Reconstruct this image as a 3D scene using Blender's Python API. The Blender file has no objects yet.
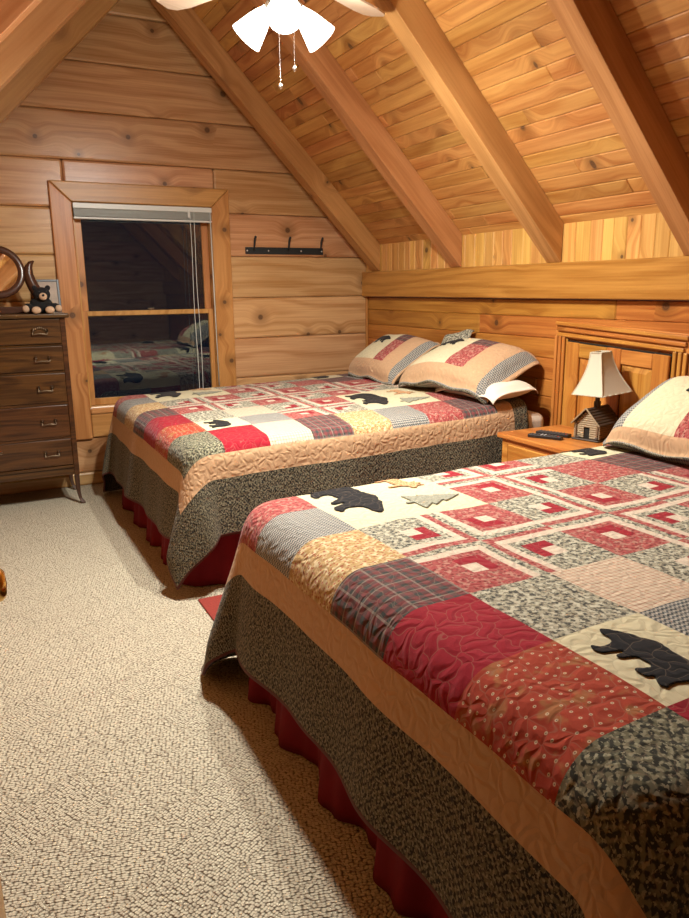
import bpy, bmesh, math, random
from mathutils import Vector, Matrix, noise
PI = math.pi
random.seed(7)
sc = bpy.context.scene
C = sc.collection

# ---------------------------------------------------------------- camera, world, exposure
def rad(d): return math.radians(d)
CAMH = 1.45
cam_d = bpy.data.cameras.new('camera'); cam = bpy.data.objects.new('camera', cam_d); C.objects.link(cam)
yw, pt, rl = rad(26.9), rad(13.25), rad(0.6)
fw = Vector((math.sin(yw)*math.cos(pt), math.cos(yw)*math.cos(pt), -math.sin(pt)))
rt = Vector((math.cos(yw), -math.sin(yw), 0)); dn = fw.cross(rt)
rx = rt*math.cos(rl) + dn*math.sin(rl); dy = -rt*math.sin(rl) + dn*math.cos(rl)
M = Matrix((rx, -dy, -fw)).transposed().to_4x4(); M.translation = Vector((0, 0, CAMH))
cam.matrix_world = M
cam_d.sensor_fit = 'VERTICAL'; cam_d.sensor_height = 36.0; cam_d.lens = 727.0/918.0*36.0
cam_d.clip_start = 0.02
sc.camera = cam
w = bpy.data.worlds.new('night'); sc.world = w; w.use_nodes = True
w.node_tree.nodes['Background'].inputs[0].default_value = (0.012, 0.016, 0.028, 1)
w.node_tree.nodes['Background'].inputs[1].default_value = 0.3
sc.view_settings.view_transform = 'Standard'; sc.view_settings.look = 'None'
sc.view_settings.gamma = 1.0; sc.view_settings.use_curve_mapping = False
sc.view_settings.exposure = 0.64
BULB_W = 80.0                      # each of the three bulbs of the fan's light kit
BULB_COL = (1.0, 0.985, 0.90)

# ---------------------------------------------------------------- node helpers
class NT:
    def __init__(s, name):
        s.m = bpy.data.materials.new(name); s.m.use_nodes = True
        s.t = s.m.node_tree; s.p = s.t.nodes['Principled BSDF']
    def n(s, typ, **kw):
        o = s.t.nodes.new(typ)
        for k, v in kw.items():
            if k.startswith('i_'):
                key = k[2:].replace('_', ' ')
                o.inputs[int(key) if key.isdigit() else key].default_value = v
            else: setattr(o, k, v)
        return o
    def l(s, a, b): s.t.links.new(a, b)
    def math(s, op, a, b=None, c=None, clamp=False):
        o = s.t.nodes.new('ShaderNodeMath'); o.operation = op; o.use_clamp = clamp
        for i, v in enumerate((a, b, c)):
            if v is None: continue
            if isinstance(v, (int, float)): o.inputs[i].default_value = v
            else: s.l(v, o.inputs[i])
        return o.outputs[0]
    def mix(s, f, a, b, mode='MIX'):
        o = s.t.nodes.new('ShaderNodeMix'); o.data_type = 'RGBA'; o.blend_type = mode
        for i, v in ((0, f), (6, a), (7, b)):
            if isinstance(v, (int, float)): o.inputs[i].default_value = v
            elif isinstance(v, tuple): o.inputs[i].default_value = (*v, 1) if len(v) == 3 else v
            else: s.l(v, o.inputs[i])
        return o.outputs[2]
    def step(s, v, lo, hi, a=0.0, b=1.0, smooth=True):
        o = s.t.nodes.new('ShaderNodeMapRange'); o.interpolation_type = 'SMOOTHSTEP' if smooth else 'LINEAR'
        s.l(v, o.inputs[0])
        for i, x in enumerate((lo, hi, a, b)): o.inputs[1+i].default_value = x
        return o.outputs[0]
    def comb(s, x, y, z=0.0):
        o = s.t.nodes.new('ShaderNodeCombineXYZ')
        for i, v in enumerate((x, y, z)):
            if isinstance(v, (int, float)): o.inputs[i].default_value = v
            else: s.l(v, o.inputs[i])
        return o.outputs[0]
    def noise(s, vec, scale, detail=2.0, rough=0.5, dim='2D', dist=0.0):
        o = s.t.nodes.new('ShaderNodeTexNoise'); o.noise_dimensions = dim
        s.l(vec, o.inputs['Vector']); o.inputs['Scale'].default_value = scale
        o.inputs['Detail'].default_value = detail; o.inputs['Roughness'].default_value = rough
        o.inputs['Distortion'].default_value = dist
        return o.outputs[0]
    def vor(s, vec, scale, feature='F1', rnd=1.0, dim='2D'):
        o = s.t.nodes.new('ShaderNodeTexVoronoi'); o.voronoi_dimensions = dim; o.feature = feature
        s.l(vec, o.inputs['Vector']); o.inputs['Scale'].default_value = scale
        o.inputs['Randomness'].default_value = rnd
        return o
    def bump(s, h, strength=0.5, dist=0.01):
        o = s.t.nodes.new('ShaderNodeBump'); o.inputs['Strength'].default_value = strength
        o.inputs['Distance'].default_value = dist; s.l(h, o.inputs['Height']); s.l(o.outputs[0], s.p.inputs['Normal'])
    def base(s, c):
        if isinstance(c, tuple): s.p.inputs['Base Color'].default_value = (*c, 1)
        else: s.l(c, s.p.inputs['Base Color'])
    def rough(s, r, spec=0.5):
        s.p.inputs['Roughness'].default_value = r; s.p.inputs['Specular IOR Level'].default_value = spec

def pine(name, along, across, light, dark, knots=0.55, gloss=0.38, kd=2.6, var=0.16, fine=1.0, knotcol=(0.07, 0.032, 0.016)):
    t = NT(name)
    tc = t.n('ShaderNodeTexCoord').outputs['Object']
    def dot(v):
        o = t.n('ShaderNodeVectorMath', operation='DOT_PRODUCT'); t.l(tc, o.inputs[0]); o.inputs[1].default_value = v
        return o.outputs['Value']
    r = t.n('ShaderNodeNewGeometry').outputs['Random Per Island']
    oi = t.n('ShaderNodeObjectInfo').outputs['Random']
    r2 = t.math('ADD', r, oi)
    a = t.math('ADD', dot(along), t.math('MULTIPLY', r2, 37.0))
    c = t.math('ADD', dot(across), t.math('MULTIPLY', r2, 17.3))
    kv = t.vor(t.comb(a, c), kd)
    d = t.math('DIVIDE', kv.outputs['Distance'], kd)
    sel = t.n('ShaderNodeSeparateColor'); t.l(kv.outputs['Color'], sel.inputs[0])
    on = t.math('GREATER_THAN', sel.outputs[0], 1.0-knots)
    size = t.math('MULTIPLY_ADD', sel.outputs[1], 0.018, 0.008)
    # grain flows round the knots
    bulge = t.math('MULTIPLY', t.step(d, 0.0, 0.14, 0.05, 0.0), on)
    c2 = t.math('ADD', c, bulge)
    g1 = t.noise(t.comb(t.math('MULTIPLY', a, 0.35), t.math('MULTIPLY', c2, 3.0)), 1.6, 2.0)
    rings = t.math('SINE', t.math('MULTIPLY_ADD', g1, 24.0*fine, t.math('MULTIPLY', c2, 60.0)))
    rings = t.step(rings, -0.6, 1.0)
    streak = t.noise(t.comb(t.math('MULTIPLY', a, 1.8), t.math('MULTIPLY', c2, 90.0)), 1.0, 3.0, 0.6)
    big = t.noise(t.comb(t.math('MULTIPLY', a, 0.8), t.math('MULTIPLY', c2, 2.5)), 1.0, 2.0)
    f = t.math('ADD', t.math('MULTIPLY', rings, 0.22), t.math('MULTIPLY', streak, 0.60))
    f = t.math('ADD', f, t.math('MULTIPLY', big, 0.35), clamp=True)
    col = t.mix(t.step(f, 0.20, 0.82, smooth=False), light, dark)
    hsv = t.n('ShaderNodeHueSaturation'); t.l(col, hsv.inputs['Color'])
    t.l(t.math('MULTIPLY_ADD', r2, var, 1.0-var), hsv.inputs['Value'])
    wn = t.n('ShaderNodeTexWhiteNoise', noise_dimensions='1D'); t.l(r2, wn.inputs['W'])
    t.l(t.math('MULTIPLY_ADD', wn.outputs[0], 0.022, 0.489), hsv.inputs['Hue'])
    col = hsv.outputs[0]
    dn_ = t.math('DIVIDE', d, size)
    halo = t.math('MULTIPLY', t.step(dn_, 1.0, 4.5, 0.55, 0.0), on)
    col = t.mix(halo, col, tuple(x*0.55 for x in dark))
    kn = t.math('MULTIPLY', t.step(dn_, 0.65, 1.15, 0.9, 0.0), on)
    ringk = t.step(t.math('SINE', t.math('MULTIPLY', dn_, 14.0)), -1, 1, 0.75, 1.0)
    col = t.mix(t.math('MULTIPLY', kn, ringk), col, knotcol)
    t.base(col); t.rough(gloss, 0.45)
    t.bump(t.math('SUBTRACT', streak, t.math('MULTIPLY', kn, 0.6)), 0.12, 0.004)
    return t.m

def plain(name, col, rough=0.5, metal=0.0, spec=0.5, var=0.0, scale=60.0, bump=0.0):
    t = NT(name); t.rough(rough, spec); t.p.inputs['Metallic'].default_value = metal
    tc = t.n('ShaderNodeTexCoord').outputs['Object']
    n = t.noise(tc, scale, 3.0, dim='3D')
    t.base(t.mix(n, tuple(x*(1-var) for x in col), tuple(min(1, x*(1+var)) for x in col)))
    if bump: t.bump(n, bump, 0.005)
    return t.m

X3, Y3, Z3 = (1, 0, 0), (0, 1, 0), (0, 0, 1)
S2 = math.sqrt(0.5)
M_ = {}
PL, PD = (0.72, 0.445, 0.225), (0.43, 0.205, 0.075)       # pine of the gable wall
OL, OD = (0.66, 0.31, 0.065), (0.36, 0.12, 0.018)       # honey pine of the right side
M_['wall_h_x'] = pine('pine_gable_boards', X3, Z3, PL, PD, 0.7, 0.30, 2.4)
M_['wall_h_y'] = pine('honey_pine_boards', Y3, Z3, (0.56, 0.245, 0.050), (0.30, 0.095, 0.016), 0.5, 0.30)
M_['knee'] = pine('pine_knee_boards', Z3, Y3, (0.70, 0.40, 0.12), (0.44, 0.20, 0.045), 0.35, 0.4, var=0.3)
M_['plank'] = pine('pine_ceiling_planks', Y3, (1, 0, 0.2), (0.62, 0.335, 0.105), (0.36, 0.135, 0.03), 0.45, 0.42, 3.2, var=0.25)
M_['raft_r'] = pine('pine_rafter_right', (S2, 0, -S2), (0.5, 1, 0.5), (0.56, 0.285, 0.105), (0.36, 0.155, 0.045), 0.3, 0.42, 2.0, var=0.1)
M_['raft_l'] = pine('pine_rafter_left', (S2, 0, S2), (-0.5, 1, 0.5), (0.54, 0.29, 0.115), (0.38, 0.17, 0.055), 0.3, 0.42, 2.0, var=0.1)
M_['beam'] = pine('honey_pine_beam', Y3, (0.7, 0, 1), (0.54, 0.245, 0.062), (0.32, 0.115, 0.022), 0.3, 0.30, 1.5)
M_['trim_z'] = pine('pine_trim_upright', Z3, (1, 0.6, 0), (0.62, 0.32, 0.105), (0.38, 0.155, 0.035), 0.45, 0.36, 4.0, var=0.08)
M_['trim_x'] = pine('pine_trim_level', X3, (0, 0.6, 1), (0.62, 0.32, 0.11), (0.38, 0.16, 0.04), 0.45, 0.36, 4.0, var=0.08)
M_['otrim_z'] = pine('honey_pine_upright', Z3, (0.6, 1, 0), OL, OD, 0.15, 0.36, 3.0, var=0.1)
M_['otrim_y'] = pine('honey_pine_level', Y3, (0.6, 0, 1), OL, OD, 0.15, 0.36, 3.0, var=0.1)
M_['oak'] = pine('dark_oak_level', X3, (0, 0.8, 1), (0.13, 0.055, 0.014), (0.030, 0.011, 0.0035), 0.0, 0.28, fine=2.2, var=0.15)
M_['oak_z'] = pine('dark_oak_upright', Z3, (1, 0.8, 0), (0.10, 0.045, 0.015), (0.04, 0.016, 0.006), 0.0, 0.6, fine=1.6, var=0.1)
M_['mirrorwood'] = plain('dark_mahogany', (0.07, 0.028, 0.016), 0.25, var=0.3)
M_['brass'] = plain('polished_brass', (0.75, 0.48, 0.14), 0.18, 1.0)
M_['pewter'] = plain('aged_brass_pull', (0.20, 0.15, 0.10), 0.35, 1.0, var=0.3)
M_['steel'] = plain('dark_steel', (0.035, 0.045, 0.05), 0.4, 0.6)
M_['screw'] = plain('bright_screw', (0.8, 0.8, 0.78), 0.3, 0.8)
M_['whitemetal'] = plain('white_enamel', (0.62, 0.64, 0.60), 0.35)
M_['blind'] = plain('white_blind_slats', (0.42, 0.44, 0.40), 0.4, var=0.05)
M_['chain'] = plain('nickel_chain', (0.75, 0.73, 0.7), 0.25, 1.0)
M_['black'] = plain('black_plush', (0.006, 0.006, 0.007), 0.95, var=0.6, scale=300, bump=0.6)
M_['plushtan'] = plain('tan_plush', (0.50, 0.34, 0.22), 0.95, var=0.15, scale=300, bump=0.4)
M_['plastic'] = plain('black_plastic', (0.009, 0.009, 0.010), 0.35)
M_['rubber'] = plain('grey_rubber_button', (0.10, 0.10, 0.105), 0.6)
M_['redbutton'] = plain('red_button', (0.5, 0.03, 0.02), 0.5)
M_['whitebutton'] = plain('white_button', (0.5, 0.5, 0.5), 0.5)
M_['sheet'] = plain('white_cotton', (0.72, 0.63, 0.52), 0.9, var=0.04, scale=30)
M_['mattress'] = plain('mattress_ticking', (0.7, 0.68, 0.62), 0.9, var=0.04)
M_['skirt'] = plain('crimson_cotton', (0.15, 0.006, 0.010), 0.85, spec=0.2, var=0.18, scale=18)
M_['redcloth'] = plain('red_cotton', (0.40, 0.03, 0.02), 0.85, spec=0.2, var=0.12, scale=40)
M_['framegrey'] = plain('grey_picture_frame', (0.045, 0.05, 0.055), 0.35)
M_['photo'] = plain('faded_print', (0.30, 0.20, 0.12), 0.4, var=0.5, scale=18)
M_['log'] = plain('brown_resin_log', (0.20, 0.125, 0.07), 0.6, var=0.45, scale=90, bump=0.4)
M_['logpale'] = plain('pale_resin_log', (0.34, 0.25, 0.15), 0.6, var=0.4, scale=90, bump=0.4)
M_['shingle'] = plain('dark_resin_shingle', (0.055, 0.034, 0.022), 0.55, var=0.4, scale=60, bump=0.4)
M_['hole'] = plain('dark_opening', (0.01, 0.008, 0.006), 0.9)

def mk_shadecloth():
    t = NT('cream_lampshade_linen'); t.rough(0.85, 0.2); t.base((0.76, 0.70, 0.56))
    t.p.inputs['Subsurface Weight'].default_value = 0.0
    tr = t.n('ShaderNodeBsdfTranslucent'); tr.inputs[0].default_value = (0.78, 0.7, 0.52, 1)
    mx = t.n('ShaderNodeMixShader'); mx.inputs[0].default_value = 0.3
    t.l(t.p.outputs[0], mx.inputs[1]); t.l(tr.outputs[0], mx.inputs[2])
    t.l(mx.outputs[0], t.t.nodes['Material Output'].inputs[0])
    return t.m
M_['lampshade'] = mk_shadecloth()
def mk_glow():
    t = NT('lit_frosted_glass'); t.rough(0.3); t.base((0.9, 0.9, 0.88))
    t.p.inputs['Emission Color'].default_value = (1.0, 0.93, 0.82, 1); t.p.inputs['Emission Strength'].default_value = 5.0
    return t.m
M_['glow'] = mk_glow()
def mk_glass():
    t = NT('window_glass'); t.rough(0.02); t.base((0.9, 0.95, 0.93))
    gl = t.n('ShaderNodeBsdfGlossy'); gl.inputs['Roughness'].default_value = 0.015; gl.inputs[0].default_value = (0.95, 1.0, 0.97, 1)
    tr = t.n('ShaderNodeBsdfTransparent'); tr.inputs[0].default_value = (0.9, 0.95, 0.93, 1)
    fr = t.n('ShaderNodeFresnel'); fr.inputs[0].default_value = 1.55
    mx = t.n('ShaderNodeMixShader'); t.l(t.math('MULTIPLY', fr.outputs[0], 1.5, clamp=True), mx.inputs[0])
    t.l(tr.outputs[0], mx.inputs[1]); t.l(gl.outputs[0], mx.inputs[2])
    t.l(mx.outputs[0], t.t.nodes['Material Output'].inputs[0])
    return t.m
M_['glass'] = mk_glass()
M_['mirror'] = plain('silvered_mirror', (0.85, 0.85, 0.84), 0.03, 1.0)

def mk_carpet():
    t = NT('beige_berber_carpet'); t.rough(0.95, 0.1)
    tc = t.n('ShaderNodeTexCoord').outputs['Object']
    sp = t.n('ShaderNodeSeparateXYZ'); t.l(tc, sp.inputs[0]); x, y = sp.outputs[0], sp.outputs[1]
    # pattern blocks: loop rows change direction in a woven lattice with ridges between
    wob = t.noise(tc, 4.0, 3.0)
    rot = rad(28)
    u = t.math('ADD', t.math('MULTIPLY', x, math.cos(rot)), t.math('MULTIPLY', y, math.sin(rot)))
    v = t.math('SUBTRACT', t.math('MULTIPLY', y, math.cos(rot)), t.math('MULTIPLY', x, math.sin(rot)))
    ub = t.math('ADD', u, t.math('MULTIPLY', wob, 0.12)); vb = t.math('ADD', v, t.math('MULTIPLY', wob, 0.12))
    br = t.n('ShaderNodeTexBrick', offset=0.5); t.l(t.comb(ub, vb), br.inputs['Vector'])
    br.inputs['Scale'].default_value = 1.0; br.inputs['Brick Width'].default_value = 0.34; br.inputs['Row Height'].default_value = 0.17
    br.inputs['Mortar Size'].default_value = 0.008; br.inputs['Mortar Smooth'].default_value = 1.0
    br.inputs['Color1'].default_value = (0, 0, 0, 1); br.inputs['Color2'].default_value = (1, 1, 1, 1); br.inputs['Mortar'].default_value = (0.5, 0.5, 0.5, 1)
    sel = t.math('GREATER_THAN', br.outputs['Color'], 0.5)
    va = t.vor(t.comb(t.math('MULTIPLY', u, 105), t.math('MULTIPLY', v, 125)), 1.0, rnd=0.6)
    vb = t.vor(t.comb(t.math('MULTIPLY', t.math('ADD', u, v), 90), t.math('MULTIPLY', t.math('SUBTRACT', v, u), 62)), 1.0, rnd=0.6)
    d = t.math('ADD', t.math('MULTIPLY', va.outputs['Distance'], t.math('SUBTRACT', 1.0, sel)), t.math('MULTIPLY', vb.outputs['Distance'], sel))
    h = t.step(d, 0.30, 0.88, 1.0, 0.0)
    dk = t.math('SUBTRACT', 1.0, t.math('MULTIPLY', br.outputs['Fac'], 0.22))
    blot = t.noise(tc, 1.3, 3.0)
    sa = t.n('ShaderNodeSeparateColor'); t.l(va.outputs['Color'], sa.inputs[0])
    col = t.mix(h, (0.10, 0.078, 0.048), (0.66, 0.59, 0.445))
    col = t.mix(t.math('MULTIPLY', t.step(sa.outputs[1], 0.55, 0.9), 0.55), col, (0.40, 0.33, 0.25))
    col = t.mix(t.math('MULTIPLY', t.math('SUBTRACT', 1.0, dk), 1.0), col, (0.30, 0.24, 0.17))
    col = t.mix(t.math('MULTIPLY', blot, 0.25), col, (0.42, 0.36, 0.28))
    t.base(col)
    hh = t.math('SUBTRACT', h, t.math('MULTIPLY', br.outputs['Fac'], 0.45))
    t.bump(hh, 0.9, 0.007)
    return t.m
M_['carpet'] = mk_carpet()

# fabrics: UV in metres
def fabric(name, fn, stitch=26.0, bump=1.0, rough=0.92):
    t = NT(name); t.rough(rough, 0.15)
    t.p.inputs['Sheen Weight'].default_value = 0.08
    uv = t.n('ShaderNodeUVMap').outputs[0]
    sp = t.n('ShaderNodeSeparateXYZ'); t.l(uv, sp.inputs[0])
    col = fn(t, uv, sp.outputs[0], sp.outputs[1])
    if stitch:
        # meandering quilting line: warped cell edges sunk below puffed cells
        wx = t.noise(uv, 14.0, 1.0); wy = t.noise(uv, 17.0, 1.0)
        wv = t.comb(t.math('ADD', sp.outputs[0], t.math('MULTIPLY', wx, 0.07)), t.math('ADD', sp.outputs[1], t.math('MULTIPLY', wy, 0.07)))
        ve = t.vor(wv, stitch, 'DISTANCE_TO_EDGE', 0.9).outputs['Distance']
        puff = t.step(ve, 0.0, 0.42)
        line = t.step(ve, 0.0, 0.045, 0.30, 0.0)
        if isinstance(col, tuple): col = t.mix(line, col, tuple(x*0.55 for x in col))
        else:
            col = t.mix(line, col, (0.30, 0.22, 0.15))
        crinkle = t.noise(uv, 120.0, 2.0)
        t.bump(t.math('ADD', puff, t.math('MULTIPLY', crinkle, 0.10)), bump*0.5, 0.005)
    t.base(col)
    return t.m
def f_solid(c, v=0.12, s=60):
    return lambda t, uv, x, y: t.mix(t.noise(uv, s, 3.0), tuple(k*(1-v) for k in c), tuple(min(1, k*(1+v)) for k in c))
def f_mottle(cols, s, lo=0.40, hi=0.62):
    def fn(t, uv, x, y):
        n1 = t.step(t.noise(uv, s, 3.0, 0.6), lo, hi)
        c = t.mix(n1, cols[0], cols[1])
        if len(cols) > 2:
            n2 = t.step(t.noise(t.comb(y, x), s*0.8, 2.0, 0.6), 0.52, 0.60); c = t.mix(n2, c, cols[2])
        if len(cols) > 3:
            n3 = t.step(t.vor(uv, s*0.9).outputs['Distance'], 0.16, 0.24, 1, 0); c = t.mix(n3, c, cols[3])
        return c
    return fn
def lines(t, v, freq, w):
    f = t.math('FRACT', t.math('MULTIPLY', v, freq)); return t.math('LESS_THAN', f, w)
def f_check(bg, ln, freq, w=0.22):
    def fn(t, uv, x, y):
        a = lines(t, x, freq, w); b = lines(t, y, freq, w)
        return t.mix(t.math('MULTIPLY', t.math('ADD', a, b), 0.5), bg, ln)
    return fn
def f_plaid(bg, d, l):
    def fn(t, uv, x, y):
        a = lines(t, x, 32, 0.5); b = lines(t, y, 32, 0.5)
        c = t.mix(t.math('MULTIPLY', t.math('ADD', a, b), 0.5), bg, d)
        e = t.math('MAXIMUM', lines(t, x, 16, 0.08), lines(t, y, 16, 0.08))
        return t.mix(t.math('MULTIPLY', e, 0.5), c, l)
    return fn
def f_zig(bg, fg):
    def fn(t, uv, x, y):
        z = t.math('PINGPONG', t.math('MULTIPLY', x, 75.0), 0.5)
        f = t.math('FRACT', t.math('ADD', t.math('MULTIPLY', y, 75.0), z))
        return t.mix(t.step(f, 0.42, 0.58), bg, fg)
    return fn
def f_weave(a, b, c):
    def fn(t, uv, x, y):
        w1 = t.math('MULTIPLY', t.math('SINE', t.math('MULTIPLY', x, 330.0)), t.math('SINE', t.math('MULTIPLY', y, 330.0)))
        n = t.noise(uv, 70.0, 2.0)
        k = t.step(t.math('ADD', t.math('MULTIPLY', w1, 0.2), n), 0.43, 0.62)
        col = t.mix(k, a, b)
        return t.mix(t.step(t.noise(t.comb(y, x), 130.0, 2.0), 0.55, 0.62), col, c)
    return fn
def f_calico(bg, bl, dotc):
    def fn(t, uv, x, y):
        c = t.mix(t.step(t.noise(uv, 22.0, 2.0), 0.52, 0.68), bg, bl)
        v = t.vor(uv, 42.0, rnd=0.45).outputs['Distance']
        c = t.mix(t.step(v, 0.10, 0.16, 0.85, 0), c, dotc)
        return t.mix(t.step(v, 0.03, 0.06, 1, 0), c, (0.05, 0.03, 0.02))
    return fn
FAB = {
 'cream': fabric('cream_quilting', f_solid((0.60, 0.535, 0.35), 0.06)),
 'pale': fabric('pale_dotted_strip', f_mottle([(0.62, 0.52, 0.40), (0.55, 0.43, 0.34)], 110)),
 'leaf': fabric('grey_leaf_print', f_mottle([(0.36, 0.33, 0.24), (0.055, 0.055, 0.048), (0.50, 0.47, 0.36)], 80)),
 'zig': fabric('grey_zigzag_print', f_zig((0.40, 0.37, 0.32), (0.075, 0.085, 0.09))),
 'pink': fabric('dusty_red_print', f_mottle([(0.30, 0.046, 0.046), (0.36, 0.09, 0.08), (0.42, 0.20, 0.155), (0.18, 0.026, 0.026)], 60)),
 'crimson': fabric('crimson_quilting', f_solid((0.27, 0.009, 0.020), 0.1)),
 'calico': fabric('rust_calico', f_calico((0.33, 0.045, 0.022), (0.32, 0.12, 0.045), (0.62, 0.48, 0.32))),
 'plaid': fabric('dark_plaid', f_plaid((0.17, 0.045, 0.045), (0.045, 0.05, 0.047), (0.32, 0.25, 0.20))),
 'gold': fabric('gold_floral_print', f_mottle([(0.50, 0.34, 0.16), (0.38, 0.24, 0.09), (0.62, 0.50, 0.30), (0.34, 0.10, 0.05)], 70)),
 'check': fabric('beige_check', f_check((0.58, 0.47, 0.345), (0.36, 0.15, 0.10), 62)),
 'tan': fabric('tan_border', f_solid((0.50, 0.31, 0.175), 0.06)),
 'dark': fabric('dark_woven_border', f_weave((0.016, 0.015, 0.013), (0.12, 0.105, 0.065), (0.23, 0.20, 0.135)), bump=0.6),
 'green': fabric('dark_green_woven_print', f_weave((0.035, 0.035, 0.026), (0.17, 0.16, 0.10), (0.30, 0.28, 0.19))),
 'bind': fabric('brown_binding', f_solid((0.09, 0.025, 0.02)), stitch=0),
 'applique': fabric('black_bear_applique', f_solid((0.010, 0.010, 0.012), 0.3), bump=0.7),
 'tree': fabric('grey_green_applique', f_mottle([(0.32, 0.31, 0.24), (0.22, 0.22, 0.17)], 120)),
 'rust': fabric('rust_applique', f_mottle([(0.48, 0.18, 0.07), (0.55, 0.40, 0.22)], 120)),
}
FN = list(FAB)
FI = {k: i for i, k in enumerate(FN)}

# ---------------------------------------------------------------- object helpers
def obj(name, bm, mat, parent=None, smooth=False, bevel=0.0, seg=1):
    me = bpy.data.meshes.new(name); bm.to_mesh(me); bm.free()
    o = bpy.data.objects.new(name, me); C.objects.link(o)
    for m in (mat if isinstance(mat, (list, tuple)) else [mat]): me.materials.append(m)
    if smooth:
        for p in me.polygons: p.use_smooth = True
    if parent: o.parent = parent
    if bevel:
        b = o.modifiers.new('bevel', 'BEVEL'); b.width = bevel; b.segments = seg; b.limit_method = 'ANGLE'
    return o
def thing(name, label, cat, loc=(0, 0, 0), rot=(0, 0, 0), group=None):
    o = bpy.data.objects.new(name, None); C.objects.link(o); o.location = loc; o.rotation_euler = rot
    o.empty_display_size = 0.1
    return tag(o, label, cat, group)
def tag(o, label, cat, group=None):
    o['label'] = label; o['category'] = cat
    if group: o['group'] = group
    return o
def struct(o): o['kind'] = 'structure'; return o
def BM(): return bmesh.new()
def box(bm, x0, x1, y0, y1, z0, z1, mat=None):
    vs = [bm.verts.new((x, y, z)) for x in (x0, x1) for y in (y0, y1) for z in (z0, z1)]
    fs = []
    for f in ((0, 1, 3, 2), (4, 6, 7, 5), (0, 4, 5, 1), (2, 3, 7, 6), (0, 2, 6, 4), (1, 5, 7, 3)):
        fs.append(bm.faces.new([vs[i] for i in f]))
    if mat is not None:
        for v in vs: v.co = mat @ v.co
    return fs
def rbox(x0, x1, y0, y1, z0, z1, mat=None):
    bm = BM(); box(bm, x0, x1, y0, y1, z0, z1, mat); return bm
def tube(bm, pts, r, seg=10, cap=True, flat=1.0):
    pts = [Vector(p) for p in pts]; n = len(pts)
    rs = r if isinstance(r, (list, tuple)) else [r]*n
    rings = []; up = Vector((0, 0, 1))
    for i, p in enumerate(pts):
        d = (pts[min(i+1, n-1)] - pts[max(i-1, 0)]).normalized()
        if i == 0:
            a = d.cross(up if abs(d.z) < 0.9 else Vector((1, 0, 0))).normalized()
        else: a = (a - d*a.dot(d)).normalized()
        b = d.cross(a)
        rings.append([bm.verts.new(p + (a*math.cos(2*PI*k/seg) + b*math.sin(2*PI*k/seg)*flat)*rs[i]) for k in range(seg)])
    for i in range(n-1):
        for k in range(seg):
            bm.faces.new((rings[i][k], rings[i][(k+1) % seg], rings[i+1][(k+1) % seg], rings[i+1][k]))
    if cap:
        bm.faces.new(rings[0][::-1]); bm.faces.new(rings[-1])
def lathe(bm, prof, c=(0, 0, 0), seg=24, axis='Z', mat=None):
    rings = []
    for r, z in prof:
        rings.append([bm.verts.new((c[0]+r*math.cos(2*PI*k/seg), c[1]+r*math.sin(2*PI*k/seg), c[2]+z)) for k in range(seg)])
    for i in range(len(rings)-1):
        for k in range(seg):
            bm.faces.new((rings[i][k], rings[i][(k+1) % seg], rings[i+1][(k+1) % seg], rings[i+1][k]))
    if prof[0][0] > 1e-4: bm.faces.new(rings[0][::-1])
    if prof[-1][0] > 1e-4: bm.faces.new(rings[-1])
    if mat is not None:
        for rg in rings:
            for v in rg: v.co = mat @ v.co
def ell(bm, c, r, rotm=None, sub=3):
    m = Matrix.Translation(c) @ (rotm if rotm else Matrix.Identity(4)) @ Matrix.Diagonal((*r, 1))
    bmesh.ops.create_icosphere(bm, subdivisions=sub, radius=1.0, matrix=m)
def clip(bm, co, no):
    g = bm.verts[:] + bm.edges[:] + bm.faces[:]
    bmesh.ops.bisect_plane(bm, geom=g, plane_co=co, plane_no=no, clear_outer=True)

# ---------------------------------------------------------------- the room
YW, XR, XL, YB = 5.68, 3.12, -0.58, -1.40
XRIDGE, SL = 1.27, 1.03
TH = math.atan(SL); CT, ST = math.cos(TH), math.sin(TH)
ZE = 1.80
def zroof(x): return ZE + SL*((3.10 - x) if x >= XRIDGE else (x + 0.56))
ZR = zroof(XRIDGE)

bm = BM(); box(bm, XL-0.1, XR+0.1, YB-0.1, YW+0.1, -0.06, 0.0)
struct(obj('floor', bm, M_['carpet']))

# gable wall with the window opening
WX0, WX1, WZ0, WZ1 = 0.735, 1.76, 0.60, 2.06
bm = BM()
z = 0.10
rows = [(-0.0, 0.10)]
while z < 3.7: rows.append((z, z+0.32)); z += 0.32
for z0, z1 in rows:
    for x0, x1, part in ((XL, WX0-0.03, 0), (WX1+0.03, XR, 2), (WX0-0.03, WX1+0.03, 1)):
        if z1 <= WZ0 or z0 >= WZ1:
            if part == 0: box(bm, XL, XR, YW, YW+0.09, z0+0.0008, z1-0.0008)
            continue
        if part == 1:
            if z0 < WZ0: box(bm, x0+0.0005, x1-0.0005, YW, YW+0.09, z0+0.0008, WZ0)
            if z1 > WZ1: box(bm, x0+0.0005, x1-0.0005, YW, YW+0.09, WZ1, z1-0.0008)
        else: box(bm, x0, x1, YW, YW+0.09, z0+0.0008, z1-0.0008)
clip(bm, (3.10, 0, ZE+0.015), (ST, 0, CT)); clip(bm, (-0.56, 0, ZE+0.015), (-ST, 0, CT))
struct(obj('wall_back', bm, M_['wall_h_x'], bevel=0.016, seg=2))
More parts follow.
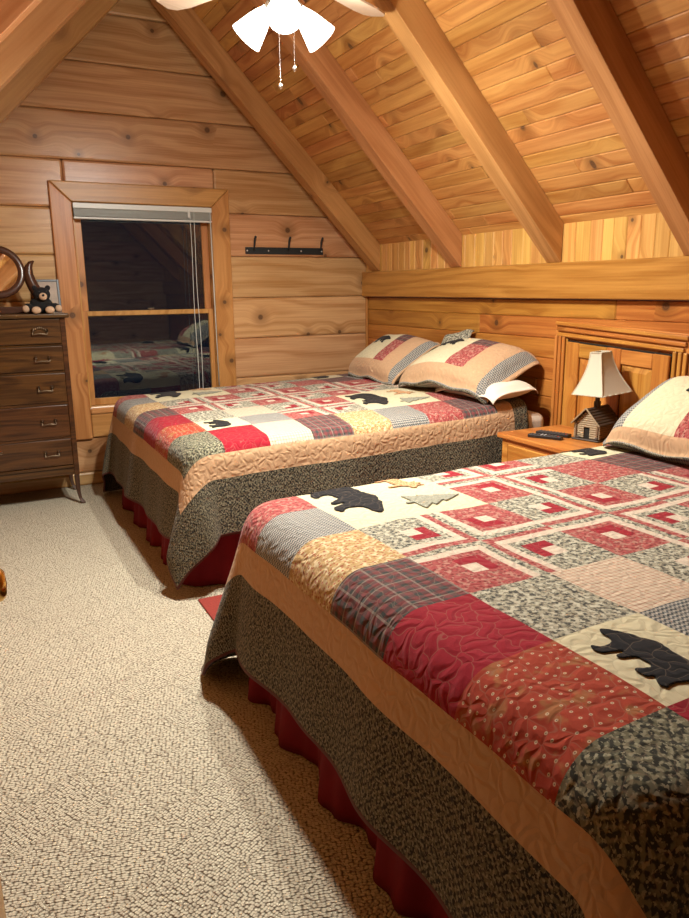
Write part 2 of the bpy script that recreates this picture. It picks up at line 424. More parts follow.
# darker backing log wall outside of the boards keeps gaps closed
def gable(name, y0, y1, hole=None):
    bm = BM()
    if hole:
        for a in ((XL-0.1, hole[0], 0, 3.7), (hole[1], XR+0.1, 0, 3.7), (hole[0], hole[1], 0, hole[2]), (hole[0], hole[1], hole[3], 3.7)):
            box(bm, a[0], a[1], y0, y1, a[2], a[3])
    else: box(bm, XL-0.1, XR+0.1, y0, y1, 0, 3.7)
    clip(bm, (3.10, 0, ZE+0.03), (ST, 0, CT)); clip(bm, (-0.56, 0, ZE+0.03), (-ST, 0, CT))
    return struct(obj(name, bm, M_['shingle']))
gable('wall_back_sheathing', YW+0.092, YW+0.12, (WX0, WX1, WZ0, WZ1))
# wall behind the camera
bm = BM()
z = 0.0
while z < 3.7:
    box(bm, XL, XR, YB-0.05, YB, z, z+0.318); z += 0.32
clip(bm, (3.10, 0, ZE+0.015), (ST, 0, CT)); clip(bm, (-0.56, 0, ZE+0.015), (-ST, 0, CT))
struct(obj('wall_front', bm, M_['wall_h_x'], bevel=0.01))
# right wall, low boards
bm = BM(); z = 1.37
k = 0
while z > 0:
    hgt = [0.105, 0.125, 0.12, 0.13][k % 4]
    ys = [YB, -0.2+0.5*math.sin(k*2.1), 2.9+1.2*math.sin(k*1.7), YW]
    for a, b in zip(ys[:-1], ys[1:]): box(bm, XR, XR+0.06, a+0.0006, b-0.0006, max(0, z-hgt), z-0.0008)
    z -= hgt; k += 1
struct(obj('wall_right', bm, M_['wall_h_y'], bevel=0.006))
# right wall, short upright boards between the beam and the ceiling
bm = BM(); y = YB
while y < YW:
    wd = random.choice((0.075, 0.09, 0.09, 0.11)); y1 = min(y+wd, YW)
    box(bm, XR-0.015, XR+0.05, y+0.0006, y1-0.0006, 1.56, 1.86); y = y1
clip(bm, (3.10, 0, ZE+0.02), (ST, 0, CT))
struct(obj('wall_right_knee', bm, M_['knee'], bevel=0.004))
# left wall
bm = BM(); z = 0
while z < 1.8:
    box(bm, XL-0.06, XL, YB, YW, z, min(z+0.319, 1.82)); z += 0.32
struct(obj('wall_left', bm, M_['wall_h_y'], bevel=0.01))
# sloping ceilings of narrow boards
def ceiling(side):
    bm = BM(); t0 = -0.12; L = (3.10-XRIDGE)/CT + 0.02; wd = 0.083; k = 0
    while t0 < L:
        t1 = min(t0+wd, L)
        ys = [YB]
        y = YB + random.uniform(0.6, 2.2)
        while y < YW-0.4: ys.append(y); y += random.choice((1.5, 2.0, 2.4, 2.9))
        ys.append(YW)
        for a, b in zip(ys[:-1], ys[1:]):
            if side > 0: m = Matrix.Translation((3.10, 0, ZE)) @ Matrix(((-CT, 0, ST, 0), (0, 1, 0, 0), (ST, 0, CT, 0), (0, 0, 0, 1)))
            else: m = Matrix.Translation((-0.56, 0, ZE)) @ Matrix(((CT, 0, -ST, 0), (0, 1, 0, 0), (ST, 0, CT, 0), (0, 0, 0, 1)))
            box(bm, t0+0.0006, t1-0.0006, a+0.0004, b-0.0004, 0.0, 0.022, m)
        t0 = t1; k += 1
    bmesh.ops.recalc_face_normals(bm, faces=bm.faces[:])
    struct(obj('ceiling', bm, M_['plank'], bevel=0.0045))
ceiling(1); ceiling(-1)
# closing roof deck above the boards
for s in (1, -1):
    bm = BM()
    x0 = 3.10 if s > 0 else -0.56
    m = Matrix.Translation((x0, 0, ZE)) @ Matrix(((-CT*s, 0, ST*s, 0), (0, 1, 0, 0), (ST, 0, CT, 0), (0, 0, 0, 1)))
    box(bm, -0.2, 2.62, YB-0.1, YW+0.12, 0.024, 0.05, m)
    bmesh.ops.recalc_face_normals(bm, faces=bm.faces[:])
    struct(obj('roof_deck', bm, M_['shingle']))

# rafters
RY = [5.425, 4.285, 3.31, 2.36, 1.40, 0.44, -0.52]
rl_lab = ['nearest the window wall', 'second from the window wall', 'third from the window wall', 'fourth from the window wall', 'above the near bed', 'above the doorway end', 'at the far end behind the doorway']
for side in (1, -1):
    for i, y in enumerate(RY):
        bm = BM()
        dpt = 0.155; wdt = 0.12
        x0 = 3.10 if side > 0 else -0.56
        m = Matrix.Translation((x0, 0, ZE)) @ Matrix(((-CT*side, 0, ST*side, 0), (0, 1, 0, 0), (ST, 0, CT, 0), (0, 0, 0, 1)))
        box(bm, -0.30, 2.62, y, y+wdt, -dpt, -0.001, m)
        bmesh.ops.recalc_face_normals(bm, faces=bm.faces[:])
        # cut level with beam top, flush with knee wall and at the ridge
        clip(bm, (0, 0, 1.582), (0, 0, -1))
        clip(bm, (XR-0.018 if side > 0 else XL+0.002, 0, 0), (side, 0, 0))
        clip(bm, (XRIDGE+0.001*side, 0, 0), (-side, 0, 0))
        bmesh.ops.holes_fill(bm, edges=bm.edges[:])
        bmesh.ops.recalc_face_normals(bm, faces=bm.faces[:])
        o = obj('rafter', bm, M_['raft_r'] if side > 0 else M_['raft_l'], bevel=0.006)
        tag(o, '%s slope rafter, %s' % ('right' if side > 0 else 'left', rl_lab[i]), 'rafter', 'pine rafters of the %s slope' % ('right' if side > 0 else 'left'))
# long beam on the right wall
bm = rbox(XR-0.055, XR+0.05, YB, YW-0.001, 1.375, 1.58)
tag(obj('wall_beam', bm, M_['beam'], bevel=0.006), 'thick honey pine beam running level along the right wall under the rafters', 'beam')
# corner trim
struct(obj('trim_1', rbox(XR-0.022, XR-0.001, YW-0.022, YW-0.001, 0.0, 1.372), M_['trim_z'], bevel=0.004))

# window
win = struct(bpy.data.objects.new('window_1', None)); C.objects.link(win); win.location = (WX0, YW, WZ0)
def wobj(name, bm, mat, parent=None, **k):
    o = obj(name, bm, mat, **k); o.parent = parent or win
    o.matrix_parent_inverse = Matrix.Translation((-WX0, -YW, -WZ0)) if not parent else Matrix.Identity(4)
    return o
cw = 0.135; yc = YW-0.028
def casing(p, mat):
    bm = BM(); f = [bm.verts.new((x, yc, z)) for x, z in p]; b = [bm.verts.new((x, YW-0.001, z)) for x, z in p]
    bm.faces.new(f); bm.faces.new(b[::-1])
    for i in range(4): bm.faces.new((f[i], b[i], b[(i+1) % 4], f[(i+1) % 4]))
    bmesh.ops.recalc_face_normals(bm, faces=bm.faces[:])
    wobj('casing', bm, mat, bevel=0.008, seg=2)
casing([(WX0-cw, WZ1+cw), (WX0+0.01, WZ1-0.005), (WX0+0.01, 0.36), (WX0-cw, 0.36)], M_['trim_z'])
casing([(WX1+cw, WZ1+cw), (WX1-0.01, WZ1-0.005), (WX1-0.01, 0.36), (WX1+cw, 0.36)], M_['trim_z'])
casing([(WX0-cw+0.002, WZ1+cw), (WX1+cw-0.002, WZ1+cw), (WX1-0.008, WZ1-0.003), (WX0+0.008, WZ1-0.003)], M_['trim_x'])
wobj('sill', rbox(WX0+0.012, WX1-0.012, YW-0.030, YW+0.085, WZ0-0.055, WZ0-0.012), M_['trim_x'], bevel=0.008)
wobj('apron', rbox(WX0+0.012, WX1-0.012, YW-0.020, YW-0.001, 0.37, WZ0-0.058), M_['trim_x'], bevel=0.005)
bm = BM()
box(bm, WX0, WX0+0.02, YW, YW+0.10, WZ0-0.01, WZ1); box(bm, WX1-0.02, WX1, YW, YW+0.10, WZ0-0.01, WZ1)
box(bm, WX0+0.02, WX1-0.02, YW, YW+0.10, WZ1-0.02, WZ1); box(bm, WX0+0.02, WX1-0.02, YW+0.03, YW+0.10, WZ0-0.01, WZ0+0.005)
wobj('jamb', bm, M_['trim_z'])
def sash(z0, z1, yy, wst, bot, top):
    bm = BM(); a, b = WX0+0.021, WX1-0.021
    box(bm, a, a+wst, yy, yy+0.03, z0, z1); box(bm, b-wst, b, yy, yy+0.03, z0, z1)
    box(bm, a+wst, b-wst, yy, yy+0.03, z0, z0+bot); box(bm, a+wst, b-wst, yy, yy+0.03, z1-top, z1)
    s = wobj('sash', bm, M_['trim_z'], bevel=0.003)
    g = obj('pane', rbox(a+wst-0.003, b-wst+0.003, yy+0.013, yy+0.017, z0+bot-0.003, z1-top+0.003), M_['glass']); g.parent = s
    return s
sash(WZ0+0.006, 1.30, YW+0.022, 0.036, 0.05, 0.034)
sash(1.262, WZ1-0.021, YW+0.056, 0.05, 0.03, 0.04)
bm = BM(); lathe(bm, [(0.0, 0), (0.017, 0.001), (0.017, 0.008), (0.006, 0.012), (0.0, 0.013)], (1.25, YW+0.036, 1.30)); box(bm, 1.235, 1.28, YW+0.03, YW+0.042, 1.309, 1.317)
wobj('sash_lock', bm, M_['pewter'])

# blind
bl = thing('window_blind', 'white raised slat blind stacked at the top of the window', 'blind', (1.27, YW-0.005, 1.93))
def kid(parent, name, bm, mat, **k):
    o = obj(name, bm, mat, **k); o.parent = parent; o.matrix_parent_inverse = parent_inv(parent); return o
def parent_inv(p):
    m = Matrix.LocRotScale(p.location, p.rotation_euler, None).inverted()
    q = p.parent
    return m
bx0, bx1 = WX0+0.012, WX1-0.012
kid(bl, 'head_rail', rbox(bx0, bx1, YW-0.045, YW+0.010, 2.015, 2.052), M_['whitemetal'], bevel=0.003)
bm = BM()
for i in range(14): box(bm, bx0+0.004, bx1-0.004, YW-0.040, YW+0.006, 1.962+i*0.0037, 1.9640+i*0.0037)
kid(bl, 'slat_stack', bm, M_['blind'])
kid(bl, 'bottom_rail', rbox(bx0, bx1, YW-0.042, YW+0.008, 1.944, 1.958), M_['whitemetal'], bevel=0.003)
for dx in (0.0, 0.028):
    bm = BM(); pts = [(1.575+dx+0.012*math.sin(i*0.7+dx*40)*0.3+dx*0.2*(i/14), YW-0.048, 2.02-i*(1.46/14)) for i in range(15)]
    tube(bm, pts, 0.0024, 6); kid(bl, 'pull_cord', bm, M_['whitemetal'], smooth=True)
bm = BM(); tube(bm, [(bx1-0.015, YW-0.046, 2.02), (bx1-0.012, YW-0.046, 1.3), (bx1-0.008, YW-0.046, 0.70)], 0.004, 6); kid(bl, 'tilt_wand', bm, M_['whitemetal'], smooth=True)
kid(bl, 'cord_lock', rbox(1.56, 1.58, YW-0.049, YW-0.0455, 1.975, 2.045), M_['whitemetal'])

# small pine access door in the knee wall (hangs slightly out of level)
dr = struct(bpy.data.objects.new('door_1', None)); C.objects.link(dr); dr.location = (XR, 3.33, 0.0)
DY0, DY1, DZ = 2.40, 3.33, 1.255
def slope(v):   # the head casing drops a little towards the near side
    return Vector((v.x, v.y, v.z + (v.y-DY1)*0.045*max(0, min(1, (v.z-0.4)/0.8))))
def dobj(name, bm, mat, parent=None, **k):
    for v in bm.verts: v.co = slope(v.co)
    o = obj(name, bm, mat, **k); o.parent = parent or dr
    o.matrix_parent_inverse = Matrix.Translation((-XR, -3.33, 0)) if not parent else Matrix.Identity(4)
    return o
for nm, y0, y1 in (('left', DY1-0.10, DY1), ('right', DY0, DY0+0.10)):
    bm = BM()
    box(bm, XR-0.014, XR-0.001, y0, y1, 0, DZ-0.1)
    for j in range(3): box(bm, XR-0.030, XR-0.0145, y0+0.008+j*0.031, y0+0.030+j*0.031, 0, DZ-0.012-0.031*(2-j if nm == 'left' else j)*0-0.10+0.02)
    dobj('casing', bm, M_['otrim_z'], bevel=0.005, seg=2)
bm = BM(); box(bm, XR-0.014, XR-0.001, DY0, DY1, DZ-0.0995, DZ)
for j in range(3): box(bm, XR-0.031, XR-0.0145, DY0+0.01*(3-j), DY1-0.01*(3-j), DZ-0.092+j*0.031, DZ-0.070+j*0.031)
dobj('casing', bm, M_['otrim_y'], bevel=0.005, seg=2)
leaf = dobj('door_leaf', rbox(XR-0.012, XR-0.001, DY0+0.105, DY1-0.105, 0.01, DZ-0.112), M_['hole'])
sy0, sy1 = DY0+0.108, DY1-0.108
def dpart(name, bm, mat, **k): return dobj(name, bm, mat, leaf, **k)
bm = BM()
ym = (sy0+sy1)/2
for a, b in ((sy0, sy0+0.10), (ym-0.05, ym+0.05), (sy1-0.10, sy1)): box(bm, XR-0.030, XR-0.0125, a, b, 0.012, DZ-0.118)
dpart('stile', bm, M_['otrim_z'], bevel=0.004)
bm = BM()
for a, b in ((sy0+0.101, ym-0.051), (ym+0.051, sy1-0.101)):
    for z0, z1 in ((DZ-0.20, DZ-0.12), (0.60, 0.70), (0.012, 0.12)): box(bm, XR-0.030, XR-0.0125, a, b, z0, z1)
dpart('rail', bm, M_['otrim_y'], bevel=0.004)
for a, b in ((sy0+0.101, ym-0.051), (ym+0.051, sy1-0.101)):
    for z0, z1 in ((0.70, DZ-0.20), (0.12, 0.60)):
        bm = BM(); f = [(a+0.002, z0+0.002), (b-0.002, z0+0.002), (b-0.002, z1-0.002), (a+0.002, z1-0.002)]
        g = [(a+0.035, z0+0.035), (b-0.035, z0+0.035), (b-0.035, z1-0.035), (a+0.035, z1-0.035)]
        F = [bm.verts.new((XR-0.016, y, z)) for y, z in f]; G = [bm.verts.new((XR-0.027, y, z)) for y, z in g]
        bm.faces.new(G)
        for i in range(4): bm.faces.new((F[i], F[(i+1) % 4], G[(i+1) % 4], G[i]))
        bmesh.ops.recalc_face_normals(bm, faces=bm.faces[:])
        dpart('panel', bm, M_['otrim_z'])

# entrance door, open, only its free edge and knob at the picture's left
d2 = struct(bpy.data.objects.new('door_2', None)); C.objects.link(d2); d2.location = (-0.08, 0.5, 0)
o = obj('door_leaf', rbox(-0.10, -0.062, 0.52, 1.31, 0.012, 1.99), M_['otrim_z'], bevel=0.003); o.parent = d2; o.matrix_parent_inverse = Matrix.Translation((0.08, -0.5, 0))
bm = BM()
mk = Matrix.Translation((-0.062, 1.245, 0.985)) @ Matrix.Rotation(PI/2, 4, 'Y')
lathe(bm, [(0.0, 0.0), (0.032, 0.0), (0.032, 0.004), (0.026, 0.008), (0.011, 0.012), (0.010, 0.028), (0.016, 0.034), (0.027, 0.042), (0.030, 0.052), (0.028, 0.062), (0.020, 0.069), (0.0, 0.071)], mat=mk, seg=28)
kn = obj('door_knob', bm, M_['brass'], smooth=True); kn.parent = d2; kn.matrix_parent_inverse = Matrix.Translation((0.08, -0.5, 0))
bm = BM(); box(bm, XL, -0.11, 0.44, 0.50, 0, 2.3); clip(bm, (-0.56, 0, ZE+0.012), (-ST, 0, CT))
struct(obj('wall_closet', bm, M_['wall_h_x']))

# ---------------------------------------------------------------- ceiling fan with lit shades
FX, FY = 1.27, 3.0
fan = thing('ceiling_fan', 'white ceiling fan with lit frosted glass shades and pull chains', 'ceiling fan', (FX, FY, 2.6))
def fk(name, bm, mat, **k): return kid(fan, name, bm, mat, **k)
bm = BM(); lathe(bm, [(0.0, 0.0), (0.07, -0.01), (0.075, -0.05), (0.03, -0.10), (0.012, -0.11)][::-1], (FX, FY, ZR-0.03)); fk('canopy', bm, M_['whitemetal'], smooth=True)
bm = BM(); tube(bm, [(FX, FY, 2.84), (FX, FY, ZR-0.13)], 0.012, 12); fk('down_rod', bm, M_['whitemetal'], smooth=True)
bm = BM(); lathe(bm, [(0.0, 2.66), (0.07, 2.66), (0.12, 2.70), (0.13, 2.74), (0.13, 2.79), (0.10, 2.83), (0.03, 2.85), (0.0, 2.85)], (FX, FY, 0), 32); fk('motor_housing', bm, M_['whitemetal'], smooth=True)
fanblade = pine('pale_fan_blade', X3, Y3, (0.62, 0.48, 0.36), (0.5, 0.37, 0.26), 0.0, 0.35, var=0.05)
for k in range(4):
    a = rad(118+90*k)
    m = Matrix.Translation((FX, FY, 2.70)) @ Matrix.Rotation(a, 4, 'Z')
    mb = m @ Matrix.Rotation(rad(11), 4, 'X')
    bm = BM(); pr = [(0.20, 0.05), (0.26, 0.06), (0.60, 0.072), (0.67, 0.062), (0.70, 0.035)]
    pl = [(x, y) for x, y in pr] + [(x, -y) for x, y in pr[::-1]]
    T = [bm.verts.new(mb @ Vector((x, y, 0.004))) for x, y in pl]; B = [bm.verts.new(mb @ Vector((x, y, -0.004))) for x, y in pl]
    bm.faces.new(T); bm.faces.new(B[::-1])
    for i in range(len(pl)): bm.faces.new((T[i], B[i], B[(i+1) % len(pl)], T[(i+1) % len(pl)]))
    bmesh.ops.recalc_face_normals(bm, faces=bm.faces[:])
    b_ = fk('blade', bm, fanblade)
    bm = BM(); box(bm, 0.11, 0.24, -0.018, 0.018, -0.012, -0.005, mb); c_ = obj('blade_bracket', bm, M_['brass']); c_.parent = b_
bm = BM(); lathe(bm, [(0.0, 2.50), (0.02, 2.505), (0.045, 2.53), (0.055, 2.57), (0.05, 2.62), (0.03, 2.658), (0.0, 2.66)], (FX, FY, 0), 24); fk('light_kit', bm, M_['whitemetal'], smooth=True)
for k in range(3):
    a = rad(248+120*k)
    tilt = rad(50)
    m = Matrix.Translation((FX+0.055*math.cos(a), FY+0.055*math.sin(a), 2.565)) @ Matrix.Rotation(a, 4, 'Z') @ Matrix.Rotation(PI-tilt, 4, 'Y')
    bm = BM(); lathe(bm, [(0.020, 0.015), (0.026, 0.035), (0.034, 0.05), (0.047, 0.085), (0.058, 0.125), (0.069, 0.165), (0.064, 0.163), (0.053, 0.125), (0.042, 0.085), (0.03, 0.052), (0.0, 0.045)], mat=m, seg=24)
    fk('glass_shade', bm, M_['glow'], smooth=True)
    bm = BM(); lathe(bm, [(0.018, -0.01), (0.022, 0.0), (0.022, 0.025), (0.0, 0.026)], mat=m, seg=16); fk('socket', bm, M_['whitemetal'], smooth=True)
    for typ, e_ in (('SPOT', BULB_W), ('POINT', BULB_W*0.17)):      # most of a bulb's light leaves through the mouth of its shade
        ld = bpy.data.lights.new('bulb', typ); ld.energy = e_; ld.color = BULB_COL; ld.shadow_soft_size = 0.03
        if typ == 'SPOT': ld.spot_size = rad(172); ld.spot_blend = 0.75
        lo = bpy.data.objects.new('bulb', ld); C.objects.link(lo); lo.parent = fan; lo.matrix_parent_inverse = parent_inv(fan)
        lo.matrix_basis = Matrix.Translation(m @ Vector((0, 0, 0.185))) @ Matrix.Rotation(a, 4, 'Z') @ Matrix.Rotation(rad(-18), 4, 'Y')
for dx, dy_, z0 in ((-0.01, 0.03, 2.275), (0.02, -0.05, 2.325)):
    bm = BM(); zz = 2.51
    while zz > z0:
        ell(bm, (FX+dx, FY+dy_, zz), (0.0016, 0.0016, 0.0022), sub=1); zz -= 0.0055
    ch = fk('pull_chain', bm, M_['chain'])
    bm = BM(); lathe(bm, [(0.0, -0.026), (0.0055, -0.022), (0.008, -0.012), (0.0045, -0.003), (0.0, 0)], (FX+dx, FY+dy_, z0), 12); c_ = obj('fob', bm, M_['chain'], smooth=True); c_.parent = ch

# ---------------------------------------------------------------- beds
BEAR = [(0.02, 0.30), (0.00, 0.42), (0.05, 0.55), (0.14, 0.64), (0.26, 0.67), (0.40, 0.66), (0.52, 0.70), (0.62, 0.69), (0.72, 0.60),
        (0.76, 0.63), (0.80, 0.58), (0.88, 0.53), (0.99, 0.44), (1.00, 0.38), (0.94, 0.34), (0.86, 0.34), (0.78, 0.31), (0.75, 0.20),
        (0.76, 0.10), (0.82, 0.06), (0.82, 0.01), (0.68, 0.00), (0.65, 0.12), (0.62, 0.24), (0.58, 0.22), (0.60, 0.10), (0.54, 0.07),
        (0.50, 0.18), (0.47, 0.27), (0.36, 0.25), (0.30, 0.24), (0.30, 0.13), (0.35, 0.07), (0.35, 0.02), (0.22, 0.01), (0.19, 0.14),
        (0.15, 0.06), (0.08, 0.02), (0.03, 0.05), (0.07, 0.17)]
TREE = [(0.46, 0.0), (0.46, 0.12), (0.08, 0.12), (0.30, 0.36), (0.18, 0.36), (0.37, 0.60), (0.28, 0.60), (0.5, 1.0), (0.72, 0.60), (0.63, 0.60), (0.82, 0.36), (0.70, 0.36), (0.92, 0.12), (0.54, 0.12), (0.54, 0.0)]
MOOSE = [(0.0, 0.3), (0.05, 0.6), (0.4, 0.68), (0.6, 0.7), (0.55, 0.95), (0.65, 0.8), (0.72, 1.0), (0.78, 0.8), (0.9, 0.98), (0.86, 0.75), (1.0, 0.6), (0.96, 0.5), (0.82, 0.52), (0.72, 0.35), (0.72, 0.0), (0.64, 0.0), (0.62, 0.3), (0.2, 0.28), (0.18, 0.0), (0.1, 0.0), (0.1, 0.25)]
def inside(p, poly):
    x, y = p; r = False; n = len(poly)
    for i in range(n):
        x1, y1 = poly[i]; x2, y2 = poly[(i+1) % n]
        if (y1 > y) != (y2 > y) and x < (x2-x1)*(y-y1)/(y2-y1)+x1: r = not r
    return r
def smooth_poly(P, it=2):
    for _ in range(it):
        Q = []
        for i in range(len(P)):
            a, b = P[i], P[(i+1) % len(P)]
            Q += [(a[0]*.75+b[0]*.25, a[1]*.75+b[1]*.25), (a[0]*.25+b[0]*.75, a[1]*.25+b[1]*.75)]
        P = Q
    return P
BEARS = smooth_poly(BEAR)
def applique(name, S, poly, org, ux, uy, size, hgt, mat, parent, step=0.004, lift=0.0035, label=None):
    """cut-out shape sewn on a surface S(a,b); org is its lower left, ux/uy unit directions in fabric coords"""
    bm = BM(); uvl = bm.loops.layers.uv.new('UVMap'); vs = {}
    def V(i, j):
        if (i, j) in vs: return vs[(i, j)]
        px, py = i*step, j*step
        a = org[0]+ux[0]*px+uy[0]*py; b = org[1]+ux[1]*px+uy[1]*py
        e = 0.003
        p = S(a, b); n = (S(a+e, b)-S(a-e, b)).cross(S(a, b+e)-S(a, b-e)).normalized()
        v = bm.verts.new(p+n*lift); vs[(i, j)] = v; return v
    ni, nj = int(size/step)+1, int(hgt/step)+1
    for i in range(ni):
        for j in range(nj):
            if inside(((i+.5)*step/size, (j+.5)*step/hgt), poly):
                f = bm.faces.new((V(i, j), V(i+1, j), V(i+1, j+1), V(i, j+1))); f.smooth = True
                for lp, (ii, jj) in zip(f.loops, ((i, j), (i+1, j), (i+1, j+1), (i, j+1))): lp[uvl].uv = (ii*step+org[0], jj*step+org[1])
    # pull the stair-stepped outline smooth
    for _ in range(2):
        mv = {}
        for v in bm.verts:
            if v.is_boundary:
                nb = [e.other_vert(v).co for e in v.link_edges if e.is_boundary]
                if len(nb) == 2: mv[v] = v.co*0.4+(nb[0]+nb[1])*0.3
        for v, c in mv.items(): v.co = c
    o = obj(name, bm, mat, parent)
    so = o.modifiers.new('thick', 'SOLIDIFY'); so.thickness = 0.002; so.offset = 0
    if label: o['label'] = label
    return o

FOOT = ['green', 'calico', 'crimson', 'plaid', 'gold', 'zig', 'pink', 'leaf']     # foot row, near side to far side
SIDE = ['green', 'crimson', 'check', 'plaid', 'gold', 'zig', 'pink', 'plaid']
FAR_ = ['leaf', 'zig', 'calico', 'gold', 'crimson', 'check', 'pink', 'plaid']
HEAD = ['plaid', 'pink', 'gold', 'check', 'crimson', 'zig', 'plaid', 'leaf']
def patch(u, v):
    i, j = int(u), int(v); fu, fv = u-i, v-j
    if i == 0: return FOOT[j]
    if j == 0: return SIDE[i]
    if j == 7: return FAR_[i]
    if i == 7: return HEAD[j]
    if i in (1, 2) and j in (1, 2): return {(1, 1): 'cream', (1, 2): 'leaf', (2, 1): 'zig', (2, 2): 'check'}[(i, j)]
    if i in (5, 6) and j in (5, 6): return {(6, 6): 'cream', (5, 6): 'leaf', (6, 5): 'plaid', (5, 5): 'pink'}[(i, j)]
    if (i in (1, 2) and j in (5, 6)) or (i in (5, 6) and j in (1, 2)): return 'cream'
    # log-cabin block; its corner points to the centre of its cluster
    s = fu if i % 2 == 0 else 1-fu
    t = fv if j % 2 == 0 else 1-fv
    base, other = ('pink', 'leaf') if (i+j) % 2 == 0 else ('leaf', 'pink')
    m = min(s, t)
    if m < 0.10: return other
    if m < 0.20: return 'pale'
    if 0.30 <= m and max(s, t) < 0.65:
        return 'crimson' if m < 0.45 else 'pale'
    return base

def drop(d, r):
    """distance along the cloth past the start of the rounded edge -> (out, down)"""
    if d <= 0: return d, 0.0
    arc = r*PI/2
    if d < arc: return r*math.sin(d/r), r*(1-math.cos(d/r))
    return r, r+(d-arc)
class Quilt:
    """cloth laid over a bed top; a runs from the foot edge to the head, b from the near side to the far side"""
    def __init__(s, x0, y0, W, H0, H1, L, cu, cv, ua, vb, shear, tan, dark, seed, farroom=0.12, waves=0.03, cornerflare=0.42, r=0.09, bind=0.012, nearflare=0.42, lean=0.06, rnd=0.25, Rc=0.24, kx=0.0, st=0.19):
        s.__dict__.update(locals()); del s.__dict__['s']
    def fabric2bed(s, p, q):
        # p, q in cloth metres from the pieced corner (u=0, v=0)
        pa = p*(1-s.kx*(1-min(1, max(0, q)/(2*s.cv))))-s.st*min(s.cu, max(0, s.cu-p))   # the outer row is cut a little wider
        qa = q-s.st*min(s.cv, max(0, s.cv-q))
        return pa+s.ua+s.shear*(q/(8*s.cv)), qa+s.vb
    def __call__(s, p, q):
        PU, PV = 8*s.cu, 8*s.cv
        B = s.tan+s.dark
        # rounded cloth corners
        def rc(p, q, e1, e2):
            if e1 > 0 and e2 > 0:
                S_ = min(1, e1/B); T_ = min(1, e2/B)
                return e1*math.sqrt(1-s.rnd*T_*T_), e2*math.sqrt(1-s.rnd*S_*S_)
            return e1, e2
        e1 = -p; e2 = -q; e3 = q-PV
        if e1 > 0 and e2 > 0: a_, b_ = rc(p, q, e1, e2); p, q = -a_, -b_
        elif e1 > 0 and e3 > 0: a_, b_ = rc(p, q, e1, e3); p, q = -a_, PV+b_
        a, b = s.fabric2bed(p, q)
        r = s.r
        d1 = r-a                 # past the foot edge
        d2 = r-b; d3 = b-(s.W-r) # past near / far edge
        hz = s.H0+(s.H1-s.H0)*min(1, max(0, a/s.L))**1.3
        hz += 0.008*noise.noise(Vector((a*2.3+s.seed, b*2.3, 0.3)))+0.004*noise.noise(Vector((a*7+s.seed, b*7, 3.3)))
        hz -= 0.012*max(0, 1-min(a, b if b > 0 else 0, s.W-b)/0.35) if min(a, b, s.W-b) < 0.35 and min(a, b, s.W-b) > 0 else (0.012 if min(a, b, s.W-b) <= 0 else 0)
        dd = d2 if d2 > d3 else d3; sg = -1 if d2 > d3 else 1
        yb = (s.y0+r) if sg < 0 else (s.y0+s.W-r)
        def wav(t, down):
            k = min(1, max(0, (down-0.08)/0.45))
            return s.waves*k*(0.55*math.sin(t*8.3+s.seed)+0.45*math.sin(t*14.9+s.seed*2.3)+0.5*math.sin(t*3.4+s.seed*0.7))+s.lean*k
        Rc = s.Rc; k_ = Rc-r
        c1, c2 = d1+k_, dd+k_            # distances past the centre of the rounded bed corner
        if c1 > 0 and c2 > 0:
            R = math.hypot(c1, c2); d = R-k_
            if d <= 0: return Vector((s.x0+a, s.y0+b, hz))
            th = math.atan2(c2, c1)
            o, dn_ = drop(d, r)
            kk = math.sin(2*th)**(3 if sg < 0 else 1.3)
            w1 = wav(b, dn_); w2 = wav(a+5, dn_) if sg < 0 else min(s.farroom, 0.3*wav(a+5, dn_))
            cf = s.cornerflare if sg > 0 else s.nearflare
            fl = cf*max(0, dn_-0.06)*kk
            cx, cy = math.cos(th), math.sin(th)
            tt = th/(PI/2); tt = tt-0.07*math.sin(2*PI*tt)
            k2 = k01(dn_)
            ex, ey = cx*(1-k2)+math.cos(tt*PI/2)*k2, cy*(1-k2)+math.sin(tt*PI/2)*k2
            rr = k_+o+fl
            z = hz-dn_
            if z < 0.035: z = 0.035-0.1*(0.035-z)
            return Vector((s.x0+Rc-(rr*ex+w1*ex*ex), yb+sg*(-k_)+sg*(rr*ey+w2*ey*ey), z))
        if d1 <= 0 and dd <= 0: return Vector((s.x0+a, s.y0+b, hz))
        if dd <= 0 or (d1 > 0 and c2 <= 0):
            o, dn_ = drop(d1, r); w_ = wav(b, dn_)
            return Vector((s.x0+r-o-w_, s.y0+b, hz-dn_))
        o, dn_ = drop(dd, r)
        w_ = (wav(a+5, dn_)) if sg < 0 else min(s.farroom, 0.3*wav(a+5, dn_))
        return Vector((s.x0+a, yb+sg*(o+w_), hz-dn_))
def k01(d): return min(1, max(0, (d-0.1)/0.4))
